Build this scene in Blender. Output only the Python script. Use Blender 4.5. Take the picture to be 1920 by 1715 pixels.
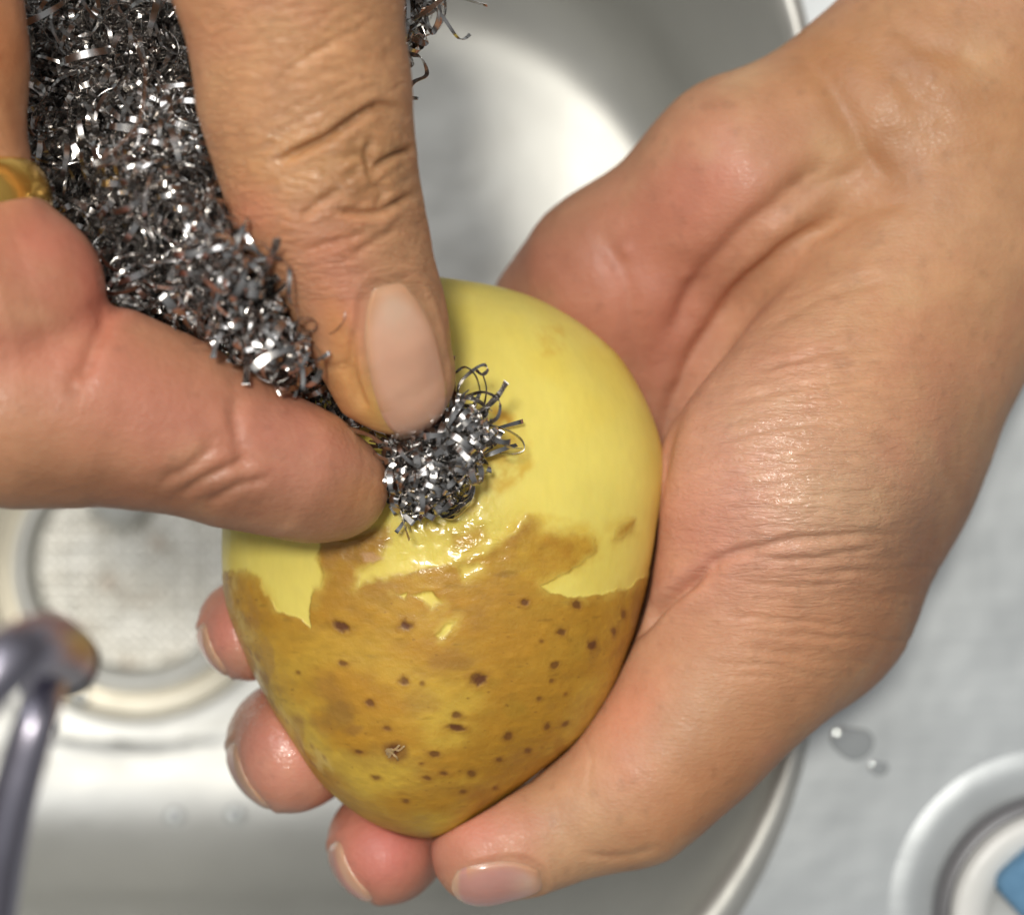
import bpy, math, random
import numpy as np
from mathutils import Vector

for o in list(bpy.data.objects):
    bpy.data.objects.remove(o)
scene = bpy.context.scene
COL = scene.collection

# ------------------------------------------------------------------ camera
CAMZ = 350.0                       # mm above the middle of the potato (z = 0)
S0 = 175.0 / 1920.0                # mm covered by one photo pixel at z = 0
cam_d = bpy.data.cameras.new('camera')
cam = bpy.data.objects.new('camera', cam_d)
COL.objects.link(cam)
cam.location = (0, 0, CAMZ / 1000)
cam.rotation_euler = (0, 0, 0)
cam_d.sensor_width = 36.0
cam_d.lens = 36.0 * CAMZ / 175.0
cam_d.clip_start = 0.01
cam_d.clip_end = 10
cam_d.dof.use_dof = True
cam_d.dof.focus_distance = (CAMZ - 30) / 1000
cam_d.dof.aperture_fstop = 10.5
scene.camera = cam

# ------------------------------------------------------------------ world and lamps
W = bpy.data.worlds.new('World')
scene.world = W
W.use_nodes = True
wn, wl = W.node_tree.nodes, W.node_tree.links
bg = wn['Background']
tc = wn.new('ShaderNodeTexCoord')
sx = wn.new('ShaderNodeSeparateXYZ')
wl.new(tc.outputs['Generated'], sx.inputs[0])
cr = wn.new('ShaderNodeValToRGB')
wl.new(sx.outputs['Z'], cr.inputs[0])
cr.color_ramp.elements[0].position = 0.0
cr.color_ramp.elements[0].color = (0.11, 0.105, 0.10, 1)
cr.color_ramp.elements[1].position = 1.0
cr.color_ramp.elements[1].color = (0.62, 0.64, 0.66, 1)
wl.new(cr.outputs[0], bg.inputs[0])
bg.inputs[1].default_value = 0.58


def area(name, loc, target, size, power, col):
    l = bpy.data.lights.new(name, 'AREA')
    l.shape = 'DISK'
    l.size = size
    l.energy = power
    l.color = col
    o = bpy.data.objects.new(name, l)
    COL.objects.link(o)
    o.location = loc
    o.rotation_euler = (Vector(target) - Vector(loc)).to_track_quat('-Z', 'Y').to_euler()
    return o


area('ceiling_lamp', (-0.09, 0.14, 0.97), (0, 0, 0), 0.12, 6.2, (1.0, 0.95, 0.86))
area('soft_fill', (-0.45, 0.75, 1.25), (0, 0, -0.05), 1.0, 9.0, (0.97, 0.97, 0.98))  # added soft overhead fill, lightens the hands' shadow on the sink floor
scene.view_settings.view_transform = 'Standard'
scene.view_settings.look = 'None'
scene.view_settings.exposure = 0.0

# ------------------------------------------------------------------ helpers
rng = np.random.default_rng(11)


def at(px, py, z):
    s = S0 * (CAMZ - z) / CAMZ
    return np.array([(px - 960) * s, (857.5 - py) * s, z])


def mmr(r, z):
    return r * S0 * (CAMZ - z) / CAMZ


def topx(P):
    s = S0 * (CAMZ - P[:, 2]) / CAMZ
    return P[:, 0] / s + 960, 857.5 - P[:, 1] / s


def srgb(r, g, b):
    c = np.array([r, g, b]) / 255.0
    return np.where(c <= 0.04045, c / 12.92, ((c + 0.055) / 1.055) ** 2.4)


def _hash(i, j, k, seed):
    n = (i * 73856093) ^ (j * 19349663) ^ (k * 83492791) ^ (seed * 2654435)
    n = (n ^ (n >> 13)) * 1274126177
    n = n & 0x7fffffff
    n = (n ^ (n >> 16)) & 0xffff
    return n.astype(np.float64) / 65535.0


def vnoise(P, scale, seed=0):
    Q = P / scale
    I = np.floor(Q).astype(np.int64)
    F = Q - I
    F = F * F * (3 - 2 * F)
    out = 0
    for a in (0, 1):
        for b in (0, 1):
            for c in (0, 1):
                w = (F[:, 0] if a else 1 - F[:, 0]) * (F[:, 1] if b else 1 - F[:, 1]) * (F[:, 2] if c else 1 - F[:, 2])
                out = out + w * _hash(I[:, 0] + a, I[:, 1] + b, I[:, 2] + c, seed)
    return out * 2 - 1


def fbm(P, scale, octv=4, seed=0):
    o, a, t = 0, 1.0, 0
    for k in range(octv):
        o = o + a * vnoise(P, scale / 2 ** k, seed + k * 17)
        t += a
        a *= 0.5
    return o / t


def seg_dist(x, y, pts, closed=False):
    d = np.full(x.shape, 1e9)
    n = len(pts)
    for i in range(n if closed else n - 1):
        ax, ay = pts[i]
        bx, by = pts[(i + 1) % n]
        vx, vy = bx - ax, by - ay
        t = np.clip(((x - ax) * vx + (y - ay) * vy) / (vx * vx + vy * vy), 0, 1)
        d = np.minimum(d, np.hypot(x - ax - t * vx, y - ay - t * vy))
    return d


def poly_sd(x, y, pts):
    ins = np.zeros(x.shape, bool)
    n = len(pts)
    for i in range(n):
        ax, ay = pts[i]
        bx, by = pts[(i + 1) % n]
        if ay == by:
            continue
        c = ((ay > y) != (by > y)) & (x < (bx - ax) * (y - ay) / (by - ay) + ax)
        ins ^= c
    d = seg_dist(x, y, pts, True)
    return np.where(ins, -d, d)


def smin(a, b, k):
    h = np.maximum(k - np.abs(a - b), 0) / k
    return np.minimum(a, b) - h * h * k * 0.25


def smax(a, b, k):
    return -smin(-a, -b, k)


def sstep(e0, e1, x):
    t = np.clip((x - e0) / (e1 - e0), 0, 1)
    return t * t * (3 - 2 * t)


def capsule(P, a, b, kz=1.0):
    """a, b = (px, py, z, r_px): tapered capsule, cross-section squashed in z by kz"""
    A, B = at(a[0], a[1], a[2]), at(b[0], b[1], b[2])
    ra, rb = mmr(a[3], a[2]), mmr(b[3], b[2])
    s = np.array([1, 1, 1 / kz], P.dtype)
    A, B = A.astype(P.dtype), B.astype(P.dtype)
    q = (P - A) * s
    v = (B - A) * s
    t = np.clip(q @ v / (v @ v), 0, 1)
    e = q - t[:, None] * v
    d = np.sqrt(np.einsum('ij,ij->i', e, e)) - (ra + (rb - ra) * t).astype(P.dtype)
    return d * (kz if kz < 1 else 1) ** 0.5


def chain(P, pts, k=3.0, kz=1.0):
    d = None
    for a, b in zip(pts[:-1], pts[1:]):
        c = capsule(P, a, b, kz)
        d = c if d is None else smin(d, c, k)
    return d


def grad(f, P, e=0.15):
    E = np.eye(3) * e
    G = np.stack([f(P + E[i]) - f(P - E[i]) for i in range(3)], 1)
    return G / (np.linalg.norm(G, axis=1)[:, None] + 1e-12)


def mesh_sdf(f, lo, hi, h):
    """surface nets over a narrow band of blocks; returns verts (mm) and quads"""
    lo = np.array(lo, float)
    B = 4
    nb = np.ceil((np.array(hi) - lo) / (h * B)).astype(int)
    n = nb * B
    D = np.empty(tuple(n), np.float32)
    c = [lo[i] + (np.arange(nb[i]) + 0.5) * B * h - 0.5 * h for i in range(3)]
    C = np.stack(np.meshgrid(*c, indexing='ij'), -1).reshape(-1, 3)
    dc = f(C)
    near = np.abs(dc) < B * h * 0.87 * 1.3 + 0.5
    Dv = D.reshape(nb[0], B, nb[1], B, nb[2], B)
    Dv[...] = np.where(dc > 0, 99.0, -99.0).reshape(nb[0], 1, nb[1], 1, nb[2], 1)
    off = (np.stack(np.meshgrid(*[np.arange(B)] * 3, indexing='ij'), -1).reshape(-1, 3) - (B - 1) / 2) * h
    bi = np.argwhere(near.reshape(tuple(nb)))
    Cn = C[near]
    for s in range(0, len(Cn), 20000):
        P = (Cn[s:s + 20000, None, :] + off[None]).reshape(-1, 3).astype(np.float32)
        v = f(P).astype(np.float32).reshape(-1, B, B, B)
        b = bi[s:s + 20000]
        Dv[b[:, 0], :, b[:, 1], :, b[:, 2], :] = v
    sg = D < 0
    cs = np.zeros(tuple(n - 1), np.int8)
    for a in (0, 1):
        for b in (0, 1):
            for e in (0, 1):
                cs += sg[a:n[0] - 1 + a, b:n[1] - 1 + b, e:n[2] - 1 + e]
    act = np.argwhere((cs > 0) & (cs < 8))
    idx = np.full(tuple(n - 1), -1, np.int64)
    idx[act[:, 0], act[:, 1], act[:, 2]] = np.arange(len(act))
    acc = np.zeros((len(act), 3))
    cnt = np.zeros(len(act))
    for ax in range(3):
        o1, o2 = [i for i in range(3) if i != ax]
        for a in (0, 1):
            for b in (0, 1):
                p = act.copy()
                p[:, o1] += a
                p[:, o2] += b
                q = p.copy()
                q[:, ax] += 1
                d0 = D[p[:, 0], p[:, 1], p[:, 2]].astype(float)
                d1 = D[q[:, 0], q[:, 1], q[:, 2]].astype(float)
                m = (d0 < 0) != (d1 < 0)
                t = np.where(m, d0 / np.where(m, d0 - d1, 1), 0)
                pt = p.astype(float)
                pt[:, ax] += t
                acc += pt * m[:, None]
                cnt += m
    V = lo + acc / cnt[:, None] * h
    quads = []
    for ax in range(3):
        o1, o2 = [(1, 2), (2, 0), (0, 1)][ax]
        sl0 = [slice(1, n[i] - 1) for i in range(3)]
        sl1 = [slice(1, n[i] - 1) for i in range(3)]
        sl0[ax] = slice(0, n[ax] - 1)
        sl1[ax] = slice(1, n[ax])
        s0, s1 = sg[tuple(sl0)], sg[tuple(sl1)]
        for inside_first in (True, False):
            e = np.argwhere((s0 & ~s1) if inside_first else (~s0 & s1))
            if not len(e):
                continue
            st = np.array([1, 1, 1])
            st[ax] = 0
            e = e + st
            def g(i, j):
                q = e.copy()
                q[:, o1] -= i
                q[:, o2] -= j
                return idx[q[:, 0], q[:, 1], q[:, 2]]
            F = np.stack([g(1, 1), g(0, 1), g(0, 0), g(1, 0)], 1)
            quads.append(F if inside_first else F[:, ::-1])
    Q = np.concatenate(quads)
    Q = Q[(Q >= 0).all(1)]
    for _ in range(3):
        G = grad(f, V)
        V = V - G * np.clip(f(V), -1, 1)[:, None] * 0.8
    return V, Q


def make_mesh(name, V, F, mat, attrs=None, cols=None, smooth=True):
    """V in mm"""
    V = np.asarray(V, float)
    F = np.asarray(F)
    me = bpy.data.meshes.new(name)
    nf, k = F.shape
    me.vertices.add(len(V))
    me.vertices.foreach_set('co', (V / 1000).astype(np.float32).ravel())
    me.loops.add(nf * k)
    me.loops.foreach_set('vertex_index', F.astype(np.int32).ravel())
    me.polygons.add(nf)
    me.polygons.foreach_set('loop_start', (np.arange(nf) * k).astype(np.int32))
    me.update(calc_edges=True)
    me.polygons.foreach_set('use_smooth', np.full(nf, smooth))
    if cols is not None:
        a = me.color_attributes.new('tint', 'FLOAT_COLOR', 'POINT')
        a.data.foreach_set('color', np.concatenate([cols, np.ones((len(V), 1))], 1).astype(np.float32).ravel())
    for kx, v in (attrs or {}).items():
        a = me.attributes.new(kx, 'FLOAT', 'POINT')
        a.data.foreach_set('value', v.astype(np.float32))
    me.materials.append(mat)
    me.validate()
    me.update()
    return me


def link(name, me, parent=None, label=None, cat=None, group=None, kind=None):
    o = bpy.data.objects.new(name, me)
    COL.objects.link(o)
    if parent is not None:
        o.parent = parent
    if label:
        o['label'] = label
    if cat:
        o['category'] = cat
    if group:
        o['group'] = group
    if kind:
        o['kind'] = kind
    return o


def mat_new(name):
    m = bpy.data.materials.new(name)
    m.use_nodes = True
    return m, m.node_tree.nodes, m.node_tree.links, m.node_tree.nodes['Principled BSDF']


def math_node(n, l, op, a, b=None, c=None, clamp=False):
    m = n.new('ShaderNodeMath')
    m.operation = op
    m.use_clamp = clamp
    for i, v in enumerate((a, b, c)):
        if v is None:
            continue
        if isinstance(v, (int, float)):
            m.inputs[i].default_value = v
        else:
            l.new(v, m.inputs[i])
    return m.outputs[0]


def noise_node(n, l, vec, scale, detail=3, rough=0.5, dist=0.0):
    t = n.new('ShaderNodeTexNoise')
    t.inputs['Scale'].default_value = scale
    t.inputs['Detail'].default_value = detail
    t.inputs['Roughness'].default_value = rough
    t.inputs['Distortion'].default_value = dist
    l.new(vec, t.inputs['Vector'])
    return t.outputs['Fac']


def mapping(n, l, vec, rot=(0, 0, 0), scale=(1, 1, 1)):
    m = n.new('ShaderNodeMapping')
    m.inputs['Rotation'].default_value = rot
    m.inputs['Scale'].default_value = scale
    l.new(vec, m.inputs['Vector'])
    return m.outputs[0]


def bump(n, l, height, dist, strength=1.0, prev=None):
    b = n.new('ShaderNodeBump')
    b.inputs['Distance'].default_value = dist
    b.inputs['Strength'].default_value = strength
    l.new(height, b.inputs['Height'])
    if prev is not None:
        l.new(prev, b.inputs['Normal'])
    return b.outputs[0]


def attr(n, name):
    a = n.new('ShaderNodeAttribute')
    a.attribute_name = name
    return a


# ------------------------------------------------------------------ sink (setting)
def steel_mat(name, base, metal, rough, tint_scale=18):
    m, n, l, p = mat_new(name)
    t = n.new('ShaderNodeTexCoord').outputs['Object']
    a = noise_node(n, l, t, tint_scale, 4, 0.6)
    b = noise_node(n, l, mapping(n, l, t, (0, 0, 0.2), (60, 900, 60)), 1.0, 3, 0.6)
    mixc = n.new('ShaderNodeMix')
    mixc.data_type = 'RGBA'
    l.new(a, mixc.inputs[0])
    mixc.inputs[6].default_value = (*[c * 0.80 for c in base], 1)
    mixc.inputs[7].default_value = (*[min(1, c * 1.18) for c in base], 1)
    l.new(mixc.outputs[2], p.inputs['Base Color'])
    p.inputs['Metallic'].default_value = metal
    l.new(math_node(n, l, 'MULTIPLY_ADD', a, 0.16, rough - 0.08), p.inputs['Roughness'])
    c = noise_node(n, l, t, 45, 2, 0.5)
    n1 = bump(n, l, c, 0.0016, 0.5)
    l.new(bump(n, l, b, 0.00005, 0.6, n1), p.inputs['Normal'])
    return m


M_steel = steel_mat('stained_steel', (0.54, 0.54, 0.51), 0.58, 0.46)
M_deck = steel_mat('deck_steel', (0.50, 0.53, 0.545), 0.50, 0.46)
M_chrome, n_, l_, p_ = mat_new('dark_chrome')
p_.inputs['Base Color'].default_value = (0.46, 0.44, 0.52, 1)
p_.inputs['Metallic'].default_value = 1.0
t_ = n_.new('ShaderNodeTexCoord').outputs['Object']
l_.new(math_node(n_, l_, 'MULTIPLY_ADD', noise_node(n_, l_, t_, 60, 3), 0.12, 0.30), p_.inputs['Roughness'])

M_grey, n_, l_, p_ = mat_new('grey_aerator_and_shade')
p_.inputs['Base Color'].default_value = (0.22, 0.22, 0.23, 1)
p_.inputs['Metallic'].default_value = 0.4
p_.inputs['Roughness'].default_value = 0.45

DECKZ, FLOORZ = -60.0, -200.0


def rrect(xl, xr, yb, yt, R, nc=24, ns=16):
    pts = []
    for (cx, cy, a0) in ((xr - R, yt - R, 0), (xl + R, yt - R, 90), (xl + R, yb + R, 180), (xr - R, yb + R, 270)):
        arc = [(cx + R * math.cos(math.radians(a0 + 90 * i / nc)), cy + R * math.sin(math.radians(a0 + 90 * i / nc))) for i in range(nc + 1)]
        pts.append(arc)
    out = []
    for i in range(4):
        out += pts[i]
        a, b = pts[i][-1], pts[(i + 1) % 4][0]
        out += [(a[0] + (b[0] - a[0]) * j / ns, a[1] + (b[1] - a[1]) * j / ns) for j in range(1, ns)]
    return np.array(out)


rim = rrect(-250, 59, -130, 160, 100)
flo = rrect(-215, 47, -77, 112, 80)
DRX, DRY, _ = at(250, 1065, FLOORZ)
PXF = 0.1432
drain = None
# profile: (t from rim to floor, z)
prof = [(-0.20, DECKZ + 0.0), (-0.16, DECKZ + 0.7), (-0.10, DECKZ + 1.5), (-0.03, DECKZ + 1.4), (0.03, DECKZ + 0.0), (0.07, DECKZ - 3), (0.10, DECKZ - 10)]
for i in range(1, 15):
    prof.append((0.10 + 0.22 * i / 15, DECKZ - 10 - (140 - 10 - 34) * i / 15))
for i in range(0, 15):
    a = math.pi / 2 * i / 14
    prof.append((0.34 + 0.66 * (1 - math.cos(a)), FLOORZ + 34 * (1 - math.sin(a))))
V, F = [], []
N = len(rim)
for t, z in prof:
    ring = rim + (flo - rim) * t
    V += [(x, y, z) for x, y in ring]
for k in range(len(prof) - 1):
    for i in range(N):
        j = (i + 1) % N
        F.append((k * N + i, k * N + j, (k + 1) * N + j, (k + 1) * N + i))
F = [f[::-1] for f in F]
# floor: from the floor outline to the drain circle
base = len(V) - N
prev = base
angs = np.arctan2(flo[:, 1] - DRY, flo[:, 0] - DRX)
Rdr = [335 * PXF, 322 * PXF, 300 * PXF, 290 * PXF, 286 * PXF]
Zdr = [0, -0.5, -1.0, -1.4, -3.5]
K = 24
for k in range(1, K + 1):
    u = k / K
    for i in range(N):
        tx, ty = DRX + Rdr[0] * math.cos(angs[i]), DRY + Rdr[0] * math.sin(angs[i])
        V.append((flo[i, 0] + (tx - flo[i, 0]) * u, flo[i, 1] + (ty - flo[i, 1]) * u, FLOORZ - 1.5 * math.sin(u * math.pi / 2)))
    cur = prev + N
    for i in range(N):
        j = (i + 1) % N
        F.append((prev + j, prev + i, cur + i, cur + j))
    prev = cur
for r, dz in zip(Rdr[1:], Zdr[1:]):
    for i in range(N):
        V.append((DRX + r * math.cos(angs[i]), DRY + r * math.sin(angs[i]), FLOORZ - 1.5 + dz))
    cur = prev + N
    for i in range(N):
        j = (i + 1) % N
        F.append((prev + j, prev + i, cur + i, cur + j))
    prev = cur
sink = link('sink_basin', make_mesh('sink_basin', V, F, M_steel), label='stainless steel kitchen sink basin beneath the hands', cat='sink')
for p in sink.data.polygons:
    pass

# deck round the basin
edge = rim + (flo - rim) * (-0.20)
V = [(x, y, DECKZ) for x, y in edge]
F = []
cx0, cy0 = edge.mean(0)
prev = 0
rings = [1.03, 1.08, 1.16, 1.3, 1.5, 1.8, 2.4, 3.4]
for q, s in enumerate(rings):
    for i in range(N):
        V.append((cx0 + (edge[i, 0] - cx0) * s, cy0 + (edge[i, 1] - cy0) * s, DECKZ - (0.0 if q else 0.0)))
    cur = prev + N
    for i in range(N):
        j = (i + 1) % N
        F.append((cur + i, cur + j, prev + j, prev + i))
    prev = cur
deck = link('sink_deck', make_mesh('sink_deck', V, F, M_deck), parent=sink)


def lathe(name, prof, c, mat, seg=96, parent=None, **kw):
    """prof: list of (r, z) in mm about centre c"""
    V, F = [], []
    for r, z in prof:
        for i in range(seg):
            a = 2 * math.pi * i / seg
            V.append((c[0] + r * math.cos(a), c[1] + r * math.sin(a), z))
    for k in range(len(prof) - 1):
        for i in range(seg):
            j = (i + 1) % seg
            F.append((k * seg + i, k * seg + j, (k + 1) * seg + j, (k + 1) * seg + i))
    return link(name, make_mesh(name, V, F, mat), parent=parent, **kw)


# drain strainer
M_drain, n_, l_, p_ = mat_new('limescaled_drain_steel')
t_ = n_.new('ShaderNodeTexCoord').outputs['Object']
nz = noise_node(n_, l_, t_, 95, 5, 0.6)
rp = n_.new('ShaderNodeValToRGB')
l_.new(nz, rp.inputs[0])
e = rp.color_ramp.elements
e[0].position, e[0].color = 0.28, (0.46, 0.32, 0.22, 1)
e[1].position, e[1].color = 0.42, (0.72, 0.69, 0.60, 1)
e2 = rp.color_ramp.elements.new(0.62)
e2.color = (0.86, 0.84, 0.76, 1)
l_.new(rp.outputs[0], p_.inputs['Base Color'])
p_.inputs['Metallic'].default_value = 0.3
p_.inputs['Roughness'].default_value = 0.42
l_.new(bump(n_, l_, noise_node(n_, l_, t_, 260, 3), 0.0012, 0.8), p_.inputs['Normal'])
M_brass, n_, l_, p_ = mat_new('beige_scaled_metal')
p_.inputs['Base Color'].default_value = (0.52, 0.48, 0.38, 1)
p_.inputs['Metallic'].default_value = 0.5
t_ = n_.new('ShaderNodeTexCoord').outputs['Object']
l_.new(math_node(n_, l_, 'MULTIPLY_ADD', noise_node(n_, l_, t_, 120, 3), 0.3, 0.2), p_.inputs['Roughness'])
zf = FLOORZ - 5
dr = bpy.data.objects.new('drain_strainer', None)
COL.objects.link(dr)
dr.location = (DRX / 1000, DRY / 1000, zf / 1000)
dr['label'] = 'round perforated drain strainer with limescale in the sink floor'
dr['category'] = 'drain strainer'


def rel(o, par):
    o.parent = par
    o.matrix_parent_inverse = par.matrix_basis.inverted()


R = PXF
o = lathe('drain_flange', [(284 * R, zf - 2), (284 * R, zf + 1.0), (272 * R, zf + 0.2), (250 * R, zf - 1.5), (235 * R, zf - 1.2), (232 * R, zf - 0.5)], (DRX, DRY), M_brass)
rel(o, dr)
o = lathe('strainer_rim', [(233 * R, zf - 1.5), (232 * R, zf + 1.5), (226 * R, zf + 2.2), (212 * R, zf + 1.4), (203 * R, zf - 1.0), (198 * R, zf - 4), (192 * R, zf - 5)], (DRX, DRY), M_steel)
rel(o, dr)
# perforated plate: real holes cut out of a ring grid
ringsN, V, F = 10, [], []
hole = M_brass
PR = 194 * R
step = 2.9
g = np.arange(-PR, PR + step, step)
vid = {}


def vtx(x, y, z):
    key = (round(x, 2), round(y, 2), round(z, 2))
    if key not in vid:
        vid[key] = len(V)
        V.append((DRX + x, DRY + y, z))
    return vid[key]


zp = zf - 5
for gy in g:
    for gx in g:
        if math.hypot(gx, gy) > PR + 1:
            continue
        h = step / 2
        n8 = 12
        outer, inner, low = [], [], []
        hr = 0.35 + 0.45 * (0.5 + 0.5 * math.sin(gx * 0.9 + 1.3 * math.sin(gy * 0.7))) * (0.5 + 0.5 * math.sin(gy * 1.3 + gx * 0.2))
        for i in range(n8):
            a = 2 * math.pi * i / n8 + math.pi / 12 * 0
            s = h / max(abs(math.cos(a)), abs(math.sin(a)))
            outer.append(vtx(gx + s * math.cos(a), gy + s * math.sin(a), zp))
            inner.append(vtx(gx + hr * math.cos(a), gy + hr * math.sin(a), zp - 0.15))
            low.append(vtx(gx + hr * math.cos(a), gy + hr * math.sin(a), zp - 1.2))
        for i in range(n8):
            j = (i + 1) % n8
            F.append((outer[i], outer[j], inner[j], inner[i]))
            F.append((inner[i], inner[j], low[j], low[i]))
o = link('perforated_plate', make_mesh('perforated_plate', V, F, M_drain, smooth=False))
rel(o, dr)
o = lathe('drain_cup', [(PR, zp - 1), (PR * 0.95, zp - 8), (PR * 0.4, zp - 14), (0.5, zp - 15)], (DRX, DRY), M_brass)
rel(o, dr)
o = lathe('strainer_knob', [(9, zp + 0.2), (9.5, zp + 2.5), (8, zp + 4), (3, zp + 4.6), (0.05, zp + 4.7)], (DRX - 5, DRY + 20), M_steel, seg=40)
rel(o, dr)


# ------------------------------------------------------------------ tubes (spout)
def catmull(pts, n=10):
    P = np.array(pts, float)
    P = np.vstack([2 * P[0] - P[1], P, 2 * P[-1] - P[-2]])
    out = []
    for i in range(1, len(P) - 2):
        for k in range(n):
            t = k / n
            p0, p1, p2, p3 = P[i - 1:i + 3]
            out.append(0.5 * ((2 * p1) + (-p0 + p2) * t + (2 * p0 - 5 * p1 + 4 * p2 - p3) * t * t + (-p0 + 3 * p1 - 3 * p2 + p3) * t ** 3))
    out.append(P[-2])
    return np.array(out)


def tube(pts, seg=24, n=10):
    """pts: (x, y, z, r) mm"""
    C = catmull(pts, n)
    V, F = [], []
    T = np.gradient(C[:, :3], axis=0)
    up = np.array([0.3, 0.2, 1.0])
    for i, c in enumerate(C):
        t = T[i] / np.linalg.norm(T[i])
        s = np.cross(t, up)
        s /= np.linalg.norm(s)
        u = np.cross(s, t)
        for k in range(seg):
            a = 2 * math.pi * k / seg
            V.append(c[:3] + c[3] * (math.cos(a) * s + math.sin(a) * u))
        if i:
            b = (i - 1) * seg
            for k in range(seg):
                j = (k + 1) % seg
                F.append((b + k, b + j, b + seg + j, b + seg + k))
    n0 = len(V)
    V.append(C[0, :3])
    V.append(C[-1, :3])
    L = (len(C) - 1) * seg
    for k in range(seg):
        j = (k + 1) % seg
        F.append((n0, j, k, k))
        F.append((n0 + 1, L + k, L + j, L + j))
    return V, F


def tube_obj(name, pts, mat, seg=24, n=10, **kw):
    V, F = tube(pts, seg, n)
    quads = [f for f in F if len(set(f)) == 4]
    me = bpy.data.meshes.new(name)
    me.from_pydata([tuple(np.array(v) / 1000) for v in V], [], [tuple(dict.fromkeys(f)) for f in F])
    me.polygons.foreach_set('use_smooth', np.full(len(me.polygons), True))
    me.materials.append(mat)
    return link(name, me, **kw)


def pz(px, py, z, r):
    a = at(px, py, z)
    return (a[0], a[1], a[2], mmr(r, z))


fz = 125
fa = bpy.data.objects.new('faucet', None)
COL.objects.link(fa)
b = at(-200, 1900, fz)
fa.location = tuple(b / 1000)
fa['label'] = 'dark chrome faucet spout reaching over the sink drain at left'
fa['category'] = 'faucet'
o = tube_obj('spout', [pz(-440, 1900, fz, 58), pz(-250, 1580, fz + 4, 58), pz(-130, 1400, fz + 8, 58), pz(-40, 1290, fz + 10, 58), pz(30, 1226, fz + 8, 58), pz(80, 1208, fz + 2, 60), pz(108, 1220, fz - 9, 62), pz(118, 1236, fz - 20, 62)], M_chrome, n=14)
rel(o, fa)
o = tube_obj('aerator', [pz(118, 1236, fz - 19, 66), pz(121, 1242, fz - 25, 66), pz(123, 1246, fz - 29, 62)], M_grey, n=4)
rel(o, fa)
o = tube_obj('spray_rod', [pz(-70, 2000, fz - 14, 52), pz(-20, 1715, fz - 10, 50), pz(10, 1560, fz - 6, 45), pz(40, 1440, fz - 4, 42), pz(70, 1340, fz - 4, 40), pz(92, 1260, fz - 10, 40)], M_chrome, n=12)
rel(o, fa)

# round bowl with blue sponge on the deck, bottom right
M_white, n_, l_, p_ = mat_new('white_plastic')
p_.inputs['Base Color'].default_value = (0.72, 0.72, 0.69, 1)
p_.inputs['Roughness'].default_value = 0.35
t_ = n_.new('ShaderNodeTexCoord').outputs['Object']
l_.new(bump(n_, l_, noise_node(n_, l_, t_, 90, 3), 0.0006, 0.5), p_.inputs['Normal'])
M_blue, n_, l_, p_ = mat_new('blue_sponge')
t_ = n_.new('ShaderNodeTexCoord').outputs['Object']
nz = noise_node(n_, l_, t_, 300, 4, 0.7)
rp = n_.new('ShaderNodeValToRGB')
l_.new(nz, rp.inputs[0])
rp.color_ramp.elements[0].color = (0.07, 0.17, 0.30, 1)
rp.color_ramp.elements[1].color = (0.16, 0.33, 0.50, 1)
l_.new(rp.outputs[0], p_.inputs['Base Color'])
p_.inputs['Roughness'].default_value = 0.8
l_.new(bump(n_, l_, nz, 0.0008, 1.0), p_.inputs['Normal'])
bc = at(1986, 1722, DECKZ + 6)
q = 0.1067
# raised ridge in the deck round the bowl
V, F = [], []
o = lathe('pressed_ridge', [(305 * q, DECKZ + 0.01), (292 * q, DECKZ + 0.3), (280 * q, DECKZ + 0.5), (266 * q, DECKZ + 0.5), (250 * q, DECKZ + 0.3), (240 * q, DECKZ + 0.2), (226 * q, DECKZ + 0.1)], bc, M_deck, parent=sink)
o = lathe('dish', [(0.1, DECKZ + 4), (130 * q, DECKZ + 4), (136 * q, DECKZ + 7), (142 * q, DECKZ + 9.2), (170 * q, DECKZ + 9.8), (192 * q, DECKZ + 10), (202 * q, DECKZ + 9.2), (204 * q, DECKZ + 7), (190 * q, DECKZ + 0.4)][::-1], bc, M_white,
          label='round white plastic dish holding a blue sponge, at the bottom right corner', cat='dish')
o2 = lathe('shade_band', [(190 * q, DECKZ + 0.3), (222 * q, DECKZ + 0.3), (228 * q, DECKZ + 2.2), (222 * q, DECKZ + 5.0), (205 * q, DECKZ + 5.6)], bc, M_grey, parent=o)  # added ring, its dark colour stands in for shade around the dish
# sponge: rounded box turned 45 degrees
def rbox(cx, cy, z0, z1, hx, hy, rot, rad=3.0):
    V, F = [], []
    ring = rrect(-hx, hx, -hy, hy, rad + 2, 6, 8)
    lv = [(rad, z0), (rad * 0.3, z0 + rad * 0.3), (0, z0 + rad), (0, z1 - rad), (rad * 0.3, z1 - rad * 0.3), (rad, z1)]
    c, s = math.cos(rot), math.sin(rot)
    n = len(ring)
    for ins, z in lv:
        for x, y in ring:
            f = 1 - ins / min(hx, hy)
            V.append((cx + (x * c - y * s) * f, cy + (x * s + y * c) * f, z))
    for k in range(len(lv) - 1):
        for i in range(n):
            j = (i + 1) % n
            F.append((k * n + i, k * n + j, (k + 1) * n + j, (k + 1) * n + i))
    V.append((cx, cy, z1 + 0.3))
    t = len(V) - 1
    for i in range(n):
        F.append(((len(lv) - 1) * n + i, (len(lv) - 1) * n + (i + 1) % n, t, t))
    return V, F


sc = at(1974, 1660, DECKZ + 12)
V, F = rbox(sc[0], sc[1], DECKZ + 4.2, DECKZ + 13, 8.4, 8.4, math.radians(42), 1.2)
me = bpy.data.meshes.new('sponge')
me.from_pydata([tuple(np.array(v) / 1000) for v in V], [], [tuple(dict.fromkeys(f)) for f in F])
me.polygons.foreach_set('use_smooth', np.full(len(me.polygons), True))
me.materials.append(M_blue)
link('sponge', me, label='blue square sponge lying in the white dish', cat='sponge')

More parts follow.
